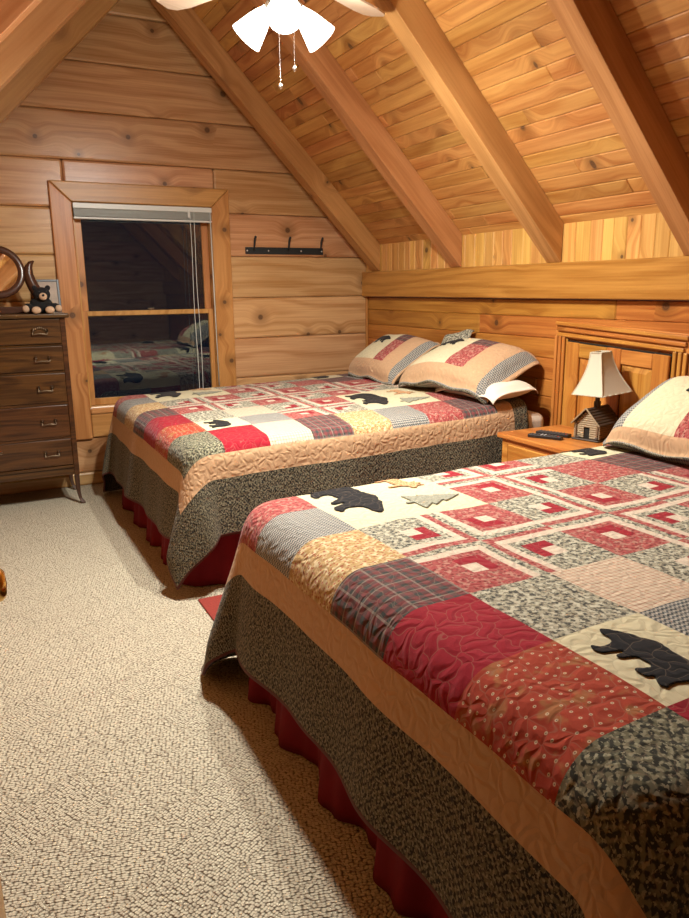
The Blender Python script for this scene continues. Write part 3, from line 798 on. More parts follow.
def make_quilt(name, Q, label, cat, group, amax):
    cu, cv, B = Q.cu, Q.cv, Q.tan+Q.dark
    NS = 20
    us = [(-B, 'bind'), (-B+Q.bind, 'dark')]
    nd = 18; nt = 7
    P = [-B, -B+Q.bind]+[-B+Q.bind+(Q.dark-Q.bind)*(i+1)/nd for i in range(nd)]+[-Q.tan+Q.tan*(i+1)/nt for i in range(nt)]
    P += [8*cu*(i+1)/(8*NS) for i in range(8*NS)]
    Pend = P[-1]
    P += [Pend+Q.tan*(i+1)/nt for i in range(nt)]
    P += [P[-1]+0.014*(i+1) for i in range(14)]
    q0 = [-B, -B+Q.bind]+[-B+Q.bind+(Q.dark-Q.bind)*(i+1)/nd for i in range(nd)]+[-Q.tan+Q.tan*(i+1)/nt for i in range(nt)]
    Vv = q0+[8*cv*(i+1)/(8*NS) for i in range(8*NS)]
    Vv += [8*cv-x for x in q0[::-1][1:]]
    P = [p for p in P if p+Q.ua+Q.x0 < amax]
    bm = BM(); uvl = bm.loops.layers.uv.new('UVMap')
    G = [[bm.verts.new(Q(p, q)) for q in Vv] for p in P]
    for i in range(len(P)-1):
        pm = (P[i]+P[i+1])/2
        for j in range(len(Vv)-1):
            qm = (Vv[j]+Vv[j+1])/2
            out = max(-pm, pm-8*cu, -qm, qm-8*cv)
            if out < 0: k = patch(min(7.999, pm/cu), min(7.999, qm/cv))
            elif out < Q.tan: k = 'tan'
            elif out < B-Q.bind: k = 'dark'
            else: k = 'bind'
            f = bm.faces.new((G[i][j], G[i+1][j], G[i+1][j+1], G[i][j+1])); f.smooth = True; f.material_index = FI[k]
            for lp, (ii, jj) in zip(f.loops, ((i, j), (i+1, j), (i+1, j+1), (i, j+1))): lp[uvl].uv = (P[ii]+1.0, Vv[jj]+1.0)
    o = obj(name, bm, [FAB[k] for k in FN])
    so = o.modifiers.new('thick', 'SOLIDIFY'); so.thickness = 0.012; so.offset = -1
    tag(o, label, cat, group)
    # appliques
    ap = []
    def bear_sq(iu, iv, face):   # feet to the foot end (-u)
        if face > 0: org = ((iu+0.14)*cu, (iv+0.10)*cv); ux = (0, 1)
        else: org = ((iu+0.14)*cu, (iv+0.90)*cv); ux = (0, -1)
        applique('bear_patch', Q, BEARS, org, ux, (1, 0), cv*0.82, cu*0.74, FAB['applique'], o, label='black bear cut-out')
    bear_sq(1, 1, 1); bear_sq(6, 6, 1)
    for iu, iv in ((1, 5), (5, 1)):
        applique('bear_patch', Q, BEARS, ((iu+0.12)*cu, (iv+1.84)*cv), (0, -1), (1, 0), cv*1.50, cu*1.12, FAB['applique'], o, label='large black bear cut-out')
        applique('tree_patch', Q, TREE, ((iu+1.05)*cu, (iv+0.85)*cv), (0, -1), (1, 0), cv*0.72, cu*0.88, FAB['tree'], o, label='grey green pine tree cut-out')
        applique('moose_patch', Q, MOOSE, ((iu+1.30)*cu, (iv+1.72)*cv), (0, -1), (1, 0), cv*0.66, cu*0.56, FAB['rust'], o, label='rust moose cut-out')
    return o

def skirt(bm_name, parent, x0, x1, y0, y1, ztop, seed, gap=None):
    """pleated bed skirt on the foot and both long sides"""
    bm = BM(); path = []
    ds = 0.012
    y = y1; x = x1
    pts = []
    Rk = 0.19
    t = x1
    while t > x0+Rk: pts.append((t, y1, 0, 1)); t -= ds
    nk = int(Rk*PI/2/ds)
    for q in range(nk): a_ = rad(90+90*q/nk); pts.append((x0+Rk+Rk*math.cos(a_), y1-Rk+Rk*math.sin(a_), math.cos(a_), math.sin(a_)))
    t = y1-Rk
    while t > y0+Rk: pts.append((x0, t, -1, 0)); t -= ds
    for q in range(nk): a_ = rad(180+90*q/nk); pts.append((x0+Rk+Rk*math.cos(a_), y0+Rk+Rk*math.sin(a_), math.cos(a_), math.sin(a_)))
    t = x0+Rk
    while t < x1: pts.append((t, y0, 0, -1)); t += ds
    rows = 12; G = []
    for k, (px, py, nx, ny) in enumerate(pts):
        s_ = k*ds; col = []
        for j in range(rows+1):
            f = j/rows; z = ztop*(1-f)+0.006*f
            ph = s_*2*PI/0.36+seed+0.8*math.sin(s_*2.3+seed)
            a = (0.003+0.024*f)*(math.tanh(2.2*math.sin(ph))+0.25*math.sin(ph*3.3+1.0))
            o_ = 0.010+0.03*f+a*1.0
            if ny > 0.5: o_ *= 0.5
            col.append(bm.verts.new((px+nx*o_, py+ny*o_, z)))
        G.append(col)
    for i in range(len(G)-1):
        for j in range(rows):
            f = bm.faces.new((G[i][j], G[i][j+1], G[i+1][j+1], G[i+1][j])); f.smooth = True
    o = kid(parent, 'bed_skirt', bm, M_['skirt'])
    so = o.modifiers.new('thick', 'SOLIDIFY'); so.thickness = 0.003; so.offset = -1
def plan(x0, x1, y0, y1, R0, R1=0.06):
    P = []
    for cx, cy, r, a0 in ((x0+R0, y1-R0, R0, 90), (x0+R0, y0+R0, R0, 180), (x1-R1, y0+R1, R1, 270), (x1-R1, y1-R1, R1, 0)):
        for q in range(9): a = rad(a0+90*q/8); P.append((cx+r*math.cos(a), cy+r*math.sin(a)))
    return P
def rounded_slab(x0, x1, y0, y1, z0, z1, R0=0.22, e=0.05):
    """plan with rounded corners and softened top and bottom edges"""
    bm = BM(); prev = None
    prof = [(e*(1-math.sin(a)), z0+e*(1-math.cos(a))) for a in [PI/2*q/4 for q in range(5)]]
    prof += [(e*(1-math.cos(a)), z1-e*(1-math.sin(a))) for a in [PI/2*q/4 for q in range(5)]]
    for ins, z in prof:
        ring = [bm.verts.new((x, y, z)) for x, y in plan(x0+ins, x1-ins, y0+ins, y1-ins, max(0.03, R0-ins), max(0.01, 0.06-ins))]
        if prev:
            for k in range(len(ring)): bm.faces.new((prev[k], prev[(k+1) % len(ring)], ring[(k+1) % len(ring)], ring[k]))
        else: bm.faces.new(ring[::-1])
        prev = ring
    bm.faces.new(prev)
    for f in bm.faces: f.smooth = len(f.verts) == 4
    return bm
def make_bed(x0, x1, y0, y1, H, label):
    b = thing('bed', label, 'bed', ((x0+x1)/2, (y0+y1)/2, 0))
    kid(b, 'mattress', rounded_slab(x0+0.03, x1, y0+0.02, y1-0.02, 0.40, H-0.05, 0.24), M_['mattress'])
    kid(b, 'box_spring', rounded_slab(x0+0.05, x1, y0+0.05, y1-0.05, 0.20, 0.395, 0.2, 0.02), M_['mattress'])
    for x in (x0+0.12, x1-0.06):
        for y in (y0+0.12, y1-0.12):
            bm = BM(); tube(bm, [(x, y, 0.0), (x, y, 0.198)], 0.025, 12); kid(b, 'leg', bm, M_['steel'])
    skirt('bed_skirt', b, x0+0.035, x1-0.02, y0+0.035, y1-0.035, 0.41, y0)
    # fitted sheet seen at the head end
    kid(b, 'bed_sheet', rounded_slab(x1-0.30, x1+0.012, y0+0.008, y1-0.02, 0.45, H-0.025, 0.06), M_['sheet'])
    return b
# near bed
NX, NYA, NW = 0.782, 0.57, 1.89
make_bed(NX, 3.04, NYA, NYA+NW, 0.71, 'near bed in the foreground with dark crimson bed skirt, close to the camera')
QN = Quilt(NX, NYA, NW, 0.715, 0.75, 2.2, 0.255, 0.284, -0.045, -0.075, 0.0, 0.115, 0.285, 1.3, cornerflare=0.24, waves=0.020, nearflare=0.25, rnd=0.34, Rc=0.15, r=0.10)
QN.shear = -0.045; QN.ua = 0.005
make_quilt('quilt', QN, 'patchwork bear quilt spread over the near bed, filling the foreground', 'quilt', 'patchwork bear quilts', 3.02)
# far bed
FXb, FYA, FW = 0.832, 3.29, 2.0
make_bed(FXb, 3.04, FYA, FYA+FW, 0.73, 'far bed under the window wall with crimson bed skirt')
QF = Quilt(FXb, FYA, FW, 0.735, 0.80, 2.2, 0.252, 0.284, -0.032, 0.055, 0.0, 0.12, 0.28, 4.1, cornerflare=0.2, waves=0.024, nearflare=0.17, rnd=0.12, kx=0.07, Rc=0.14)
make_quilt('quilt', QF, 'patchwork bear quilt spread over the far bed by the window', 'quilt', 'patchwork bear quilts', 3.05)

# ---------------------------------------------------------------- pillows
class PillowS:
    def __init__(s, m, hw, hh, th, side, sag=0.0, seed=0.0, curl=0.0):
        s.m, s.hw, s.hh, s.th, s.side, s.sag, s.seed, s.curl = m, hw, hh, th, side, sag, seed, curl
    def __call__(s, a, b):
        # a in [-hw,hw], b in [-hh,hh]
        fl = 0.035
        u = a/(s.hw-fl); v = b/(s.hh-fl)
        k = max(0.0, 1-abs(u)**3.0)**0.5*max(0.0, 1-abs(v)**3.0)**0.5 if abs(u) < 1 and abs(v) < 1 else 0.0
        ww = 0.006*noise.noise(Vector((a*9+s.seed, b*9, s.side)))
        # pillow corners pull in
        aa = a*(1-0.05*(1-min(1, abs(v)))**2*0-0.06*(1-abs(b/s.hh)**2)*abs(a/s.hw)**3)
        bb = b*(1-0.07*(1-abs(a/s.hw)**2)*abs(b/s.hh)**3)
        cn = abs(a/s.hw)**5*abs(b/s.hh)**5
        aa *= 1-0.10*cn; bb *= 1-0.12*cn
        z = s.side*s.th*k+ww-0.05*cn+s.sag*(a/s.hw)**2+0.012*math.sin(a*17+s.seed)*(1-k)
        z += s.curl*max(0, -b/s.hh-0.75)
        return s.m @ Vector((aa, bb, z))
def pillow(name, label, m, hw, hh, th, matfn, group=None, seed=0.0, sag=0.0, bears=(), parts=True, nseg=64, curl=0.0, cat='pillow'):
    top = PillowS(m, hw, hh, th, 1, sag, seed, curl); bot = PillowS(m, hw, hh, th*0.8, -1, sag, seed, curl)
    bm = BM(); uvl = bm.loops.layers.uv.new('UVMap')
    nu, nv = nseg, int(nseg*hh/hw)
    A = [-hw+2*hw*i/nu for i in range(nu+1)]; B = [-hh+2*hh*j/nv for j in range(nv+1)]
    GT = [[bm.verts.new(top(a, b)) for b in B] for a in A]; GB = [[None]*(nv+1) for _ in A]
    off = (m.to_3x3() @ Vector((0, 0, -0.008)))
    for i, a in enumerate(A):
        for j, b in enumerate(B):
            GB[i][j] = bm.verts.new(bot(a, b)+off)
    for G, s_ in ((GT, 1), (GB, -1)):
        for i in range(nu):
            for j in range(nv):
                q = [G[i][j], G[i+1][j], G[i+1][j+1], G[i][j+1]]; ij = [(i, j), (i+1, j), (i+1, j+1), (i, j+1)]
                if s_ < 0: q.reverse(); ij.reverse()
                f = bm.faces.new(q); f.smooth = True
                f.material_index = matfn((A[i]+A[i+1])/2, (B[j]+B[j+1])/2, s_)
                for lp, (ii, jj) in zip(f.loops, ij): lp[uvl].uv = (A[ii]+2, B[jj]+2)
    bord = [(i, 0) for i in range(nu+1)]+[(nu, j) for j in range(1, nv+1)]+[(i, nv) for i in range(nu-1, -1, -1)]+[(0, j) for j in range(nv-1, 0, -1)]
    for k in range(len(bord)):
        (i, j), (i2, j2) = bord[k], bord[(k+1) % len(bord)]
        f = bm.faces.new((GT[i][j], GB[i][j], GB[i2][j2], GT[i2][j2])); f.material_index = matfn(A[i]*0.999, B[j]*0.999, 1); f.smooth = True
        for lp, (ii, jj) in zip(f.loops, ((i, j), (i, j), (i2, j2), (i2, j2))): lp[uvl].uv = (A[ii]+2, B[jj]+2)
    o = obj(name, bm, [FAB[k] for k in FN]+[M_['sheet'], M_['redcloth']])
    tag(o, label, cat, group)
    for (ba, bb, bs, fc) in bears:
        applique('bear_patch', top, BEARS, (ba, bb), (fc, 0), (0, 1), bs, bs*0.62, FAB['applique'], o, label='black bear cut-out')
    return o
NS_ = len(FN)
def sham(hw, hh, flip=1, tw=0.12, zw=0.10):
    def fn(a, b, s_):
        a *= flip                 # a: far side (-) to near side (+)
        if s_ < 0: return FI['zig']
        if b < -hh+0.028: return FI['dark'] if b < -hh+0.012 else FI['zig']
        if hh-b < 0.03: return FI['tan']
        if hw-a < 0.024: return FI['tan']
        if hw-a < 0.075: return FI['zig']
        if a < -hw+0.035: return FI['zig']
        if b < -hh+tw: return FI['tan']
        if a < -hw+zw: return FI['zig']
        f = (a+hw)/(2*hw)
        if f < 0.56: return FI['cream']
        if f < 0.74: return FI['pink'] if b < 0.08 else FI['plaid']
        return FI['tan']
    return fn
def pmat(cx, cy, cz, tilt, yaw=0.0, roll=0.0):
    """pillow frame: local x runs towards -Y (near side), local y up the slope towards the wall, local z out of the face"""
    t = rad(tilt)
    ux = Vector((0, -1, 0)); uy = Vector((math.cos(t), 0, math.sin(t))); uz = ux.cross(uy)
    m = Matrix((ux, uy, uz)).transposed().to_4x4()
    return Matrix.Translation((cx, cy, cz)) @ Matrix.Rotation(rad(yaw), 4, 'Z') @ m @ Matrix.Rotation(rad(roll), 4, 'Z')
pillow('pillow', 'patchwork bear pillow nearer the window wall on the far bed', pmat(2.79, 4.72, 0.935, 33, -2), 0.40, 0.27, 0.115, sham(0.40, 0.27), 'patchwork pillows on the far bed', 1.0, bears=((-0.24, 0.03, 0.22, 1),))
pillow('pillow', 'patchwork bear pillow nearer the nightstand, on top of a white pillow on the far bed', pmat(2.79, 3.83, 0.965, 24, 2, 3), 0.47, 0.28, 0.115, sham(0.46, 0.28), 'patchwork pillows on the far bed', 2.0, sag=-0.055, bears=((-0.25, 0.05, 0.22, 1),))
pillow('pillow', 'plain white pillow tucked under the patchwork pillow on the far bed', pmat(2.80, 3.60, 0.846, 5, 0), 0.33, 0.19, 0.066, lambda a, b, s_: NS_, None, 3.0, nseg=40)
pillow('pillow', 'grey patterned pillow standing against the wall behind the two bear pillows', pmat(3.015, 4.22, 0.985, 78, 0, 14), 0.17, 0.17, 0.035, lambda a, b, s_: FI['leaf'], None, 4.0, nseg=30)
pillow('pillow', 'patchwork bear pillow on the near bed, cut by the right edge', pmat(2.675, 1.985, 0.885, 31, -3), 0.385, 0.27, 0.13, sham(0.38, 0.27, 1, 0.075, 0.15), None, 5.0, bears=((-0.07, 0.03, 0.22, 1),), curl=0.12)
pillow('pillow', 'plain red pillow behind the bear pillow on the near bed', pmat(2.965, 1.98, 0.945, 64, 0), 0.36, 0.19, 0.055, lambda a, b, s_: NS_+1, None, 6.0, nseg=40)

# ---------------------------------------------------------------- rug between the beds
bm = rbox(0.83, 2.5, 2.66, 3.20, 0.001, 0.010)
tag(obj('rug', bm, plain('red_rug_wool', (0.24, 0.03, 0.02), 0.95, var=0.3, scale=90, bump=0.5), bevel=0.003), 'dull red rug on the carpet between the two beds', 'rug')

# ---------------------------------------------------------------- nightstand
nx0, nx1, ny0, ny1, nz = 2.585, 3.06, 2.62, 3.195, 0.65
ns = thing('nightstand', 'honey pine nightstand between the two beds', 'nightstand', ((nx0+nx1)/2, (ny0+ny1)/2, 0))
kid(ns, 'top', rbox(nx0, nx1, ny0, ny1, nz-0.028, nz), M_['otrim_y'], bevel=0.006, seg=2)
bm = BM(); a0, a1, b0, b1 = nx0+0.03, nx1-0.02, ny0+0.03, ny1-0.03
box(bm, a0, a1, b0, b0+0.02, 0.06, nz-0.029); box(bm, a0, a1, b1-0.02, b1, 0.06, nz-0.029)
box(bm, a1-0.012, a1, b0+0.0205, b1-0.0205, 0.06, nz-0.029); box(bm, a0, a1-0.013, b0+0.0205, b1-0.0205, 0.06, 0.08)
kid(ns, 'carcass', bm, M_['otrim_z'])
bm = BM()
box(bm, a0-0.012, a0-0.0005, b0, b0+0.045, 0.06, nz-0.03); box(bm, a0-0.012, a0-0.0005, b1-0.045, b1, 0.06, nz-0.03)
for z0, z1 in ((nz-0.055, nz-0.031), (nz-0.235, nz-0.215), (0.08, 0.11)): box(bm, a0-0.012, a0-0.0005, b0+0.0455, b1-0.0455, z0, z1)
kid(ns, 'face_frame', bm, M_['otrim_y'])
for z0, z1 in ((nz-0.213, nz-0.057), (0.112, nz-0.237)):
    d_ = kid(ns, 'drawer', rbox(a0-0.016, a0+0.3, b0+0.048, b1-0.048, z0, z1), M_['otrim_y'], bevel=0.005)
    bm = BM(); mk = Matrix.Translation((a0-0.016, (b0+b1)/2, (z0+z1)/2)) @ Matrix.Rotation(-PI/2, 4, 'Y')
    lathe(bm, [(0.0, 0), (0.008, 0.0), (0.007, 0.012), (0.015, 0.02), (0.013, 0.028), (0.0, 0.03)], mat=mk, seg=16)
    k_ = obj('knob', bm, M_['otrim_z'], smooth=True); k_.parent = d_
for x in (a0, a1-0.04):
    for y in (b0, b1-0.04): kid(ns, 'leg', rbox(x, x+0.04, y, y+0.04, 0.0, 0.059), M_['otrim_z'], bevel=0.004)

# lamp: little log cabin with bell shade
LXc, LYc = 2.93, 2.80
lamp = thing('table_lamp', 'small log cabin table lamp with cream bell shade on the nightstand', 'lamp', (LXc, LYc, nz))
def lk(name, bm, mat, **k): return kid(lamp, name, bm, mat, **k)
hx, hy = 0.085, 0.062   # cabin half size: gable faces the room (-x), ridge runs along x
lk('base', rbox(LXc-hx-0.022, LXc+hx+0.01, LYc-hy-0.018, LYc+hy+0.018, nz+0.0005, nz+0.010), M_['shingle'], bevel=0.004)
bm = BM(); nl = 7; lr = 0.0062
for i in range(nl):
    z = nz+0.016+i*lr*1.85
    for sy in (-1, 1): tube(bm, [(LXc-hx-0.012, LYc+sy*hy, z), (LXc+hx+0.012, LYc+sy*hy, z)], lr, 8)
    tube(bm, [(LXc+hx, LYc-hy-0.012, z+0.004), (LXc+hx, LYc+hy+0.012, z+0.004)], lr, 8)
lk('log_wall', bm, M_['log'], smooth=False)
bm = BM()
zt = nz+0.016+nl*lr*1.85
for i in range(nl+6):
    z = nz+0.018+i*lr*1.85
    if i < nl: half = hy+0.012
    else: half = (hy+0.004)*(1-(i-nl+0.6)/6.3)
    if i < 5 and True:
        tube(bm, [(LXc-hx, LYc-half, z), (LXc-hx, LYc-0.017, z)], lr, 8); tube(bm, [(LXc-hx, LYc+0.017, z), (LXc-hx, LYc+half, z)], lr, 8)
    else: tube(bm, [(LXc-hx, LYc-half, z), (LXc-hx, LYc+half, z)], lr, 8)
lk('gable_wall', bm, M_['logpale'])
lk('door', rbox(LXc-hx+0.001, LXc-hx+0.006, LYc-0.016, LYc+0.016, nz+0.011, nz+0.062), M_['hole'])
for s_ in (-1, 1):
    bm = BM(); n_ = 7
    zr = zt+0.075; ze = zt-0.012; ye = hy+0.024
    for i in range(n_):
        f0, f1 = i/n_, (i+1.25)/n_
        y0, z0 = LYc+s_*ye*(1-f0), ze+(zr-ze)*f0; y1, z1 = LYc+s_*ye*(1-min(1, f1)), ze+(zr-ze)*min(1, f1)
        v = [bm.verts.new(p) for p in ((LXc-hx-0.022, y0, z0+0.008), (LXc+hx+0.022, y0, z0+0.008), (LXc+hx+0.022, y1, z1+0.002), (LXc-hx-0.022, y1, z1+0.002),
             (LXc-hx-0.022, y0, z0), (LXc+hx+0.022, y0, z0), (LXc+hx+0.022, y1, z1-0.004), (LXc-hx-0.022, y1, z1-0.004))]
        for f in ((0, 1, 2, 3), (7, 6, 5, 4), (0, 4, 5, 1), (1, 5, 6, 2), (2, 6, 7, 3), (3, 7, 4, 0)): bm.faces.new([v[q] for q in f])
    bmesh.ops.recalc_face_normals(bm, faces=bm.faces[:])
    lk('roof_slope', bm, M_['shingle'])
bm = BM(); tube(bm, [(LXc-hx-0.024, LYc-hy-0.02, zt-0.010), (LXc-hx-0.024, LYc, zt+0.078)], 0.004, 8); tube(bm, [(LXc-hx-0.024, LYc+hy+0.02, zt-0.010), (LXc-hx-0.024, LYc, zt+0.078)], 0.004, 8)
lk('barge_board', bm, M_['logpale'])
bm = BM(); ell(bm, (LXc-hx-0.014, LYc-hy+0.0, nz+0.016), (0.009, 0.012, 0.008), sub=2); lk('stone', bm, M_['shingle'])
bm = BM(); ell(bm, (LXc-hx-0.014, LYc+0.045, nz+0.016), (0.008, 0.016, 0.008), sub=2); lk('stone', bm, M_['shingle'])
bm = BM(); box(bm, LXc-0.014, LXc+0.014, LYc-0.012, LYc+0.012, zt+0.055, zt+0.105); tube(bm, [(LXc, LYc, zt+0.1), (LXc, LYc, zt+0.15)], 0.012, 14)
lk('chimney_stem', bm, M_['shingle'])
zs0 = nz+0.245; zs1 = zs0+0.215
bm = BM(); tube(bm, [(LXc, LYc, zt+0.15), (LXc, LYc, zs1-0.012)], 0.004, 8); ell(bm, (LXc, LYc, zs0+0.06), (0.026, 0.026, 0.036)); lk('bulb', bm, M_['sheet'], smooth=True)
bm = BM(); nseg = 14; ang = [rad(45+90*k) for k in range(4)]
def shade_ring(f, inset=0.0):
    half = 0.039+(0.114-0.039)*((1-f)**1.75*0.85+0.15*(1-f))-inset
    z = zs0+(zs1-zs0)*f
    pts = []
    for k in range(4):
        a, b = ang[k], ang[(k+1) % 4]
        p0 = Vector((math.cos(a), math.sin(a)))*half*math.sqrt(2)*0.93; p1 = Vector((math.cos(b), math.sin(b)))*half*math.sqrt(2)*0.93
        for q in range(5):
            p = p0.lerp(p1, q/5); pts.append((p.x, p.y, z))
    return pts
rot = Matrix.Translation((LXc, LYc, zs1)) @ Matrix.Rotation(rad(5), 4, Vector((-0.72, -0.69, 0))) @ Matrix.Translation((0, 0, -zs1)) @ Matrix.Rotation(rad(-14), 4, 'Z')
RG = [[bm.verts.new(rot @ Vector(p)) for p in shade_ring(i/nseg)] for i in range(nseg+1)]
for i in range(nseg):
    for k in range(20): bm.faces.new((RG[i][k], RG[i][(k+1) % 20], RG[i+1][(k+1) % 20], RG[i+1][k]))
sh = lk('lamp_shade', bm, M_['lampshade']); so = sh.modifiers.new('thick', 'SOLIDIFY'); so.thickness = 0.002
bm = BM()
for k in range(4):
    tube(bm, [rot @ Vector(shade_ring(i/nseg, -0.001)[k*5]) for i in range(nseg+1)], 0.0028, 6)
for f in (0, 1):
    rg = shade_ring(f, -0.001)
    for k in range(20): tube(bm, [rot @ Vector(rg[k]), rot @ Vector(rg[(k+1) % 20])], 0.0034, 6)
tr_ = obj('shade_piping', bm, M_['lampshade'], smooth=True); tr_.parent = sh

lamp.rotation_euler = (0, 0, rad(14))      # cabin turned a little towards the bed
# remotes
def remote(label, cx, cy, ang_, L, W_, z0, btn):
    r_ = thing('remote_control', label, 'remote control', (cx, cy, z0), (0, 0, rad(ang_)), 'black remote controls on the nightstand')
    o = obj('shell', rbox(-L/2, L/2, -W_/2, W_/2, 0.0005, 0.018), M_['plastic'], r_, bevel=0.005, seg=3)
    for i in range(9):
        for j in range(3):
            if (i*3+j) % 7 == 5 and i > 6: continue
            m = M_['redbutton'] if (i, j) == (8, 0) else (M_['whitebutton'] if i in (3, 4) and btn else M_['rubber'])
            x = -L/2+0.018+i*(L-0.036)/8; y = (j-1)*W_*0.27
            bm = BM(); lathe(bm, [(0.0042, 0.0), (0.0042, 0.002), (0.003, 0.0027), (0.0, 0.0027)], (x, y, 0.018), 10)
            b_ = obj('button', bm, m, r_)
remote('black remote control with pale buttons lying at the front of the nightstand', 2.70, 2.93, -62, 0.185, 0.045, nz, True)
remote('plain black remote control lying nearer the cabin lamp', 2.79, 2.965, -68, 0.19, 0.048, nz, False)

# ---------------------------------------------------------------- dresser
DX0, DX1, DYF, DYK, DZT = -0.375, 0.575, 5.20, 5.655, 1.305
ds_ = thing('dresser', 'dark oak chest of five drawers left of the window', 'dresser', ((DX0+DX1)/2, (DYF+DYK)/2, 0))
def dk(name, bm, mat, **k): return kid(ds_, name, bm, mat, **k)
dk('top', rbox(DX0-0.025, DX1+0.025, DYF-0.028, DYK, DZT-0.028, DZT), M_['oak'], bevel=0.007, seg=3)
bm = BM()
box(bm, DX0+0.004, DX0+0.03, DYF+0.02, DYK-0.01, 0.21, DZT-0.029); box(bm, DX1-0.03, DX1-0.004, DYF+0.02, DYK-0.01, 0.21, DZT-0.029)
box(bm, DX0+0.03, DX1-0.03, DYK-0.022, DYK-0.01, 0.21, DZT-0.029)
dk('side_panel', bm, M_['oak_z'])
zs = [(1.112, 1.272), (0.935, 1.094), (0.722, 0.914), (0.486, 0.700), (0.285, 0.466)]
bm = BM()
box(bm, DX0, DX0+0.032, DYF, DYF+0.04, 0.205, DZT-0.029); box(bm, DX1-0.032, DX1, DYF, DYF+0.04, 0.205, DZT-0.029)
rails = [(1.2735, DZT-0.029)]+[(zs[i+1][1]+0.0015, zs[i][0]-0.0015) for i in range(4)]+[(0.212, 0.2835)]
for z0, z1 in rails: box(bm, DX0+0.0325, DX1-0.0325, DYF+0.004, DYF+0.04, z0, z1)
dk('face_frame', bm, M_['oak'], bevel=0.002)
dk('bottom_moulding', rbox(DX0+0.033, DX1-0.033, DYF-0.010, DYF+0.003, 0.262, 0.280), M_['oak'], bevel=0.005)
for i, (z0, z1) in enumerate(zs):
    d_ = dk('drawer', rbox(DX0+0.034, DX1-0.034, DYF-(0.012 if i < 2 else 0.004), DYF+0.38, z0, z1), M_['oak'], bevel=0.004, seg=2)
    yf = DYF-(0.012 if i < 2 else 0.004)
    if i == 1: pass
    zc = (z0+z1)/2+0.005
    for cx in (0.10-0.31, 0.10+0.31):
        bm = BM()
        # backplates and swinging bail
        ys = yf-0.002
        for sx in (-0.042, 0.042):
            mk = Matrix.Translation((cx+sx, yf, zc)) @ Matrix.Rotation(PI/2, 4, 'X')
            lathe(bm, [(0.0, 0), (0.013, 0), (0.012, 0.003), (0.006, 0.005), (0.005, 0.016), (0.0, 0.017)], mat=mk, seg=14)
        if i == 0:
            for q in range(7):
                ell(bm, (cx-0.036+q*0.012, yf-0.003, zc+0.014*math.sin(PI*q/6)+0.004), (0.009, 0.003, 0.011), sub=1)
        pts = [(cx-0.042, yf-0.014, zc)]
        for q in range(9):
            f = q/8; pts.append((cx-0.045+0.09*f, yf-0.020, zc-0.024-0.006*math.sin(PI*f)*-1))
        pts.append((cx+0.042, yf-0.014, zc))
        tube(bm, pts, 0.0036, 8)
        h_ = obj('handle', bm, M_['pewter'], smooth=True); h_.parent = d_
    bm = BM(); mk = Matrix.Translation((0.10, yf, (z0+z1)/2+0.035)) @ Matrix.Rotation(PI/2, 4, 'X')
    lathe(bm, [(0.0, 0), (0.004, 0), (0.004, 0.001), (0.008, 0.001), (0.009, 0.0025), (0.010, 0.0)], mat=mk, seg=16)
    h_ = obj('keyhole', bm, M_['pewter'], smooth=True); h_.parent = d_
for x, sx in ((DX0+0.002, -1), (DX1-0.034, 1)):
    for y, sy in ((DYF+0.002, -1), (DYK-0.045, 1)):
        cx = x+0.016
        bm = BM()
        secs = [(0.205, 0.016, 0, 0), (0.14, 0.0145, 0.0, 0), (0.08, 0.012, 0.002*sx, 0.0), (0.035, 0.011, 0.010*sx, -0.008), (0.012, 0.015, 0.022*sx, -0.018), (0.0, 0.013, 0.026*sx, -0.022)]
        R_ = []
        for z, h_, ox, oy in secs:
            R_.append([bm.verts.new((cx+ox+p*h_, y+0.016+oy+q*h_, z)) for p, q in ((-1, -1), (1, -1), (1, 1), (-1, 1))])
        for a, b in zip(R_[:-1], R_[1:]):
            for k in range(4): bm.faces.new((a[k], a[(k+1) % 4], b[(k+1) % 4], b[k]))
        bm.faces.new(R_[0]); bm.faces.new(R_[-1][::-1]); bmesh.ops.recalc_face_normals(bm, faces=bm.faces[:])
        dk('leg', bm, M_['oak_z'], bevel=0.003)

# round mirror between horn-shaped arms
MX, MY, MZ = 0.205, 5.40, 1.575
mr = thing('mirror', 'round dark framed swing mirror with horn shaped arms on the dresser', 'mirror', (MX, MY, DZT))
mt = Matrix.Translation((MX, MY, MZ)) @ Matrix.Rotation(rad(80), 4, 'X')
bm = BM(); prof = [(0.128+0.0*k, 0) for k in range(1)]
ring = []
for k in range(48):
    a = 2*PI*k/48
    row = []
    for q in range(10):
        b = 2*PI*q/10; row.append(bm.verts.new(mt @ Vector(((0.149+0.024*math.cos(b))*math.cos(a), (0.149+0.024*math.cos(b))*math.sin(a), 0.013*math.sin(b)))))
    ring.append(row)
for k in range(48):
    for q in range(10): bm.faces.new((ring[k][q], ring[(k+1) % 48][q], ring[(k+1) % 48][(q+1) % 10], ring[k][(q+1) % 10]))
kid(mr, 'frame', bm, M_['mirrorwood'], smooth=True)
bm = BM(); lathe(bm, [(0.0, -0.003), (0.138, -0.003), (0.138, 0.002), (0.132, 0.003), (0.0, 0.0035)], mat=mt, seg=48); kid(mr, 'glass', bm, M_['mirror'])
for s_ in (-1, 1):
    bm = BM()
    pp = [(0.285, 1.345), (0.262, 1.385), (0.238, 1.43), (0.215, 1.475), (0.198, 1.52), (0.190, 1.565), (0.196, 1.605), (0.212, 1.632), (0.232, 1.645)]
    rr = [0.036, 0.038, 0.038, 0.037, 0.035, 0.031, 0.025, 0.016, 0.005]
    tube(bm, [(MX+s_*x, MY+0.0, z-0.0) for x, z in pp], rr, 12)
    kid(mr, 'arm', bm, M_['mirrorwood'], smooth=True)
for x_ in (-0.193, 0.165):
    bm = BM(); tube(bm, [(MX+x_, MY, MZ), (MX+x_+0.028, MY, MZ)], 0.006, 8); kid(mr, 'pivot', bm, M_['pewter'])
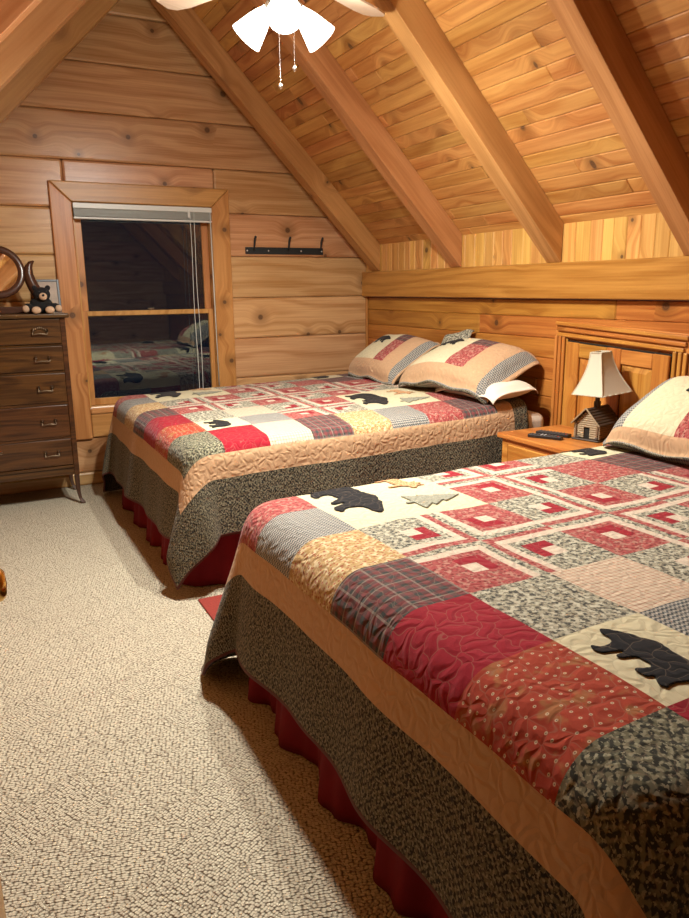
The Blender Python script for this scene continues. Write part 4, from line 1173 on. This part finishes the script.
kid(mr, 'base', rbox(MX-0.315, MX+0.315, MY-0.035, MY+0.035, DZT+0.0005, DZT+0.045), M_['mirrorwood'], bevel=0.006, seg=2)

# picture frame
pf = thing('picture_frame', 'small grey picture frame standing behind the toy bear on the dresser', 'picture frame', (0.52, 5.60, DZT), (rad(-8), 0, 0))
bm = BM(); w_, h_ = 0.17, 0.225
box(bm, -w_/2, -w_/2+0.016, -0.008, 0.008, 0.001, h_); box(bm, w_/2-0.016, w_/2, -0.008, 0.008, 0.001, h_)
box(bm, -w_/2+0.016, w_/2-0.016, -0.008, 0.008, h_-0.016, h_); box(bm, -w_/2+0.016, w_/2-0.016, -0.008, 0.008, 0.001, 0.017)
obj('frame', bm, M_['framegrey'], pf, bevel=0.002); obj('picture', rbox(-w_/2+0.015, w_/2-0.015, -0.002, 0.004, 0.016, h_-0.015), M_['photo'], pf)

# toy bear
tb = thing('toy_bear', 'little black plush bear with tan muzzle and paws sitting on the dresser', 'toy', (0.475, 5.27, DZT))
bx, by, bz = 0.475, 5.27, DZT
bm = BM()
ell(bm, (bx, by, bz+0.045), (0.060, 0.045, 0.045)); ell(bm, (bx+0.006, by-0.022, bz+0.098), (0.044, 0.038, 0.038))
for s_ in (-1, 1):
    ell(bm, (bx+0.006+s_*0.034, by-0.012, bz+0.132), (0.014, 0.010, 0.014))
    ell(bm, (bx+s_*0.035, by-0.045, bz+0.022), (0.023, 0.045, 0.020))
    ell(bm, (bx+s_*0.068, by-0.02, bz+0.032), (0.026, 0.03, 0.022))
body = kid(tb, 'body', bm, M_['black'])
rm = body.modifiers.new('fuse', 'REMESH'); rm.mode = 'VOXEL'; rm.voxel_size = 0.004; rm.use_smooth_shade = True
bm = BM(); ell(bm, (bx+0.008, by-0.062, bz+0.088), (0.021, 0.014, 0.019)); kid(tb, 'muzzle', bm, M_['plushtan'], smooth=True)
bm = BM(); ell(bm, (bx+0.008, by-0.077, bz+0.094), (0.007, 0.005, 0.006), sub=2); kid(tb, 'nose', bm, M_['black'], smooth=True)
for s_ in (-1, 1):
    bm = BM(); ell(bm, (bx+0.008+s_*0.017, by-0.054, bz+0.113), (0.0045, 0.004, 0.0045), sub=2); kid(tb, 'eye', bm, M_['plastic'], smooth=True)
    bm = BM(); ell(bm, (bx+s_*0.034, by-0.088, bz+0.020), (0.024, 0.014, 0.0185)); kid(tb, 'foot_pad', bm, M_['plushtan'], smooth=True)
    bm = BM(); ell(bm, (bx+s_*0.083, by-0.045, bz+0.026), (0.018, 0.013, 0.0185)); kid(tb, 'paw_pad', bm, M_['plushtan'], smooth=True)

tb.scale = (1.2, 1.2, 1.25); tb.location.x -= 0.03
# hook rail
hr = thing('hook_rail', 'dark metal rail with three coat hooks right of the window', 'coat rack', (2.355, YW, 1.745))
kid(hr, 'plate', rbox(2.02, 2.70, YW-0.006, YW-0.0005, 1.718, 1.772), M_['steel'], bevel=0.002)
for x in (2.09, 2.385, 2.672):
    bm = BM()
    pts = [(x, YW-0.008, 1.745), (x, YW-0.018, 1.765), (x, YW-0.028, 1.79), (x, YW-0.034, 1.815), (x, YW-0.046, 1.838), (x, YW-0.056, 1.845)]
    tube(bm, pts, [0.006, 0.007, 0.008, 0.009, 0.009, 0.006], 10); ell(bm, (x, YW-0.057, 1.846), (0.010, 0.008, 0.010), sub=2)
    kid(hr, 'hook', bm, M_['steel'], smooth=True)
for x in (2.035, 2.215, 2.50, 2.687):
    bm = BM(); ell(bm, (x, YW-0.007, 1.745), (0.0065, 0.003, 0.0065), sub=2); kid(hr, 'screw', bm, M_['screw'], smooth=True)
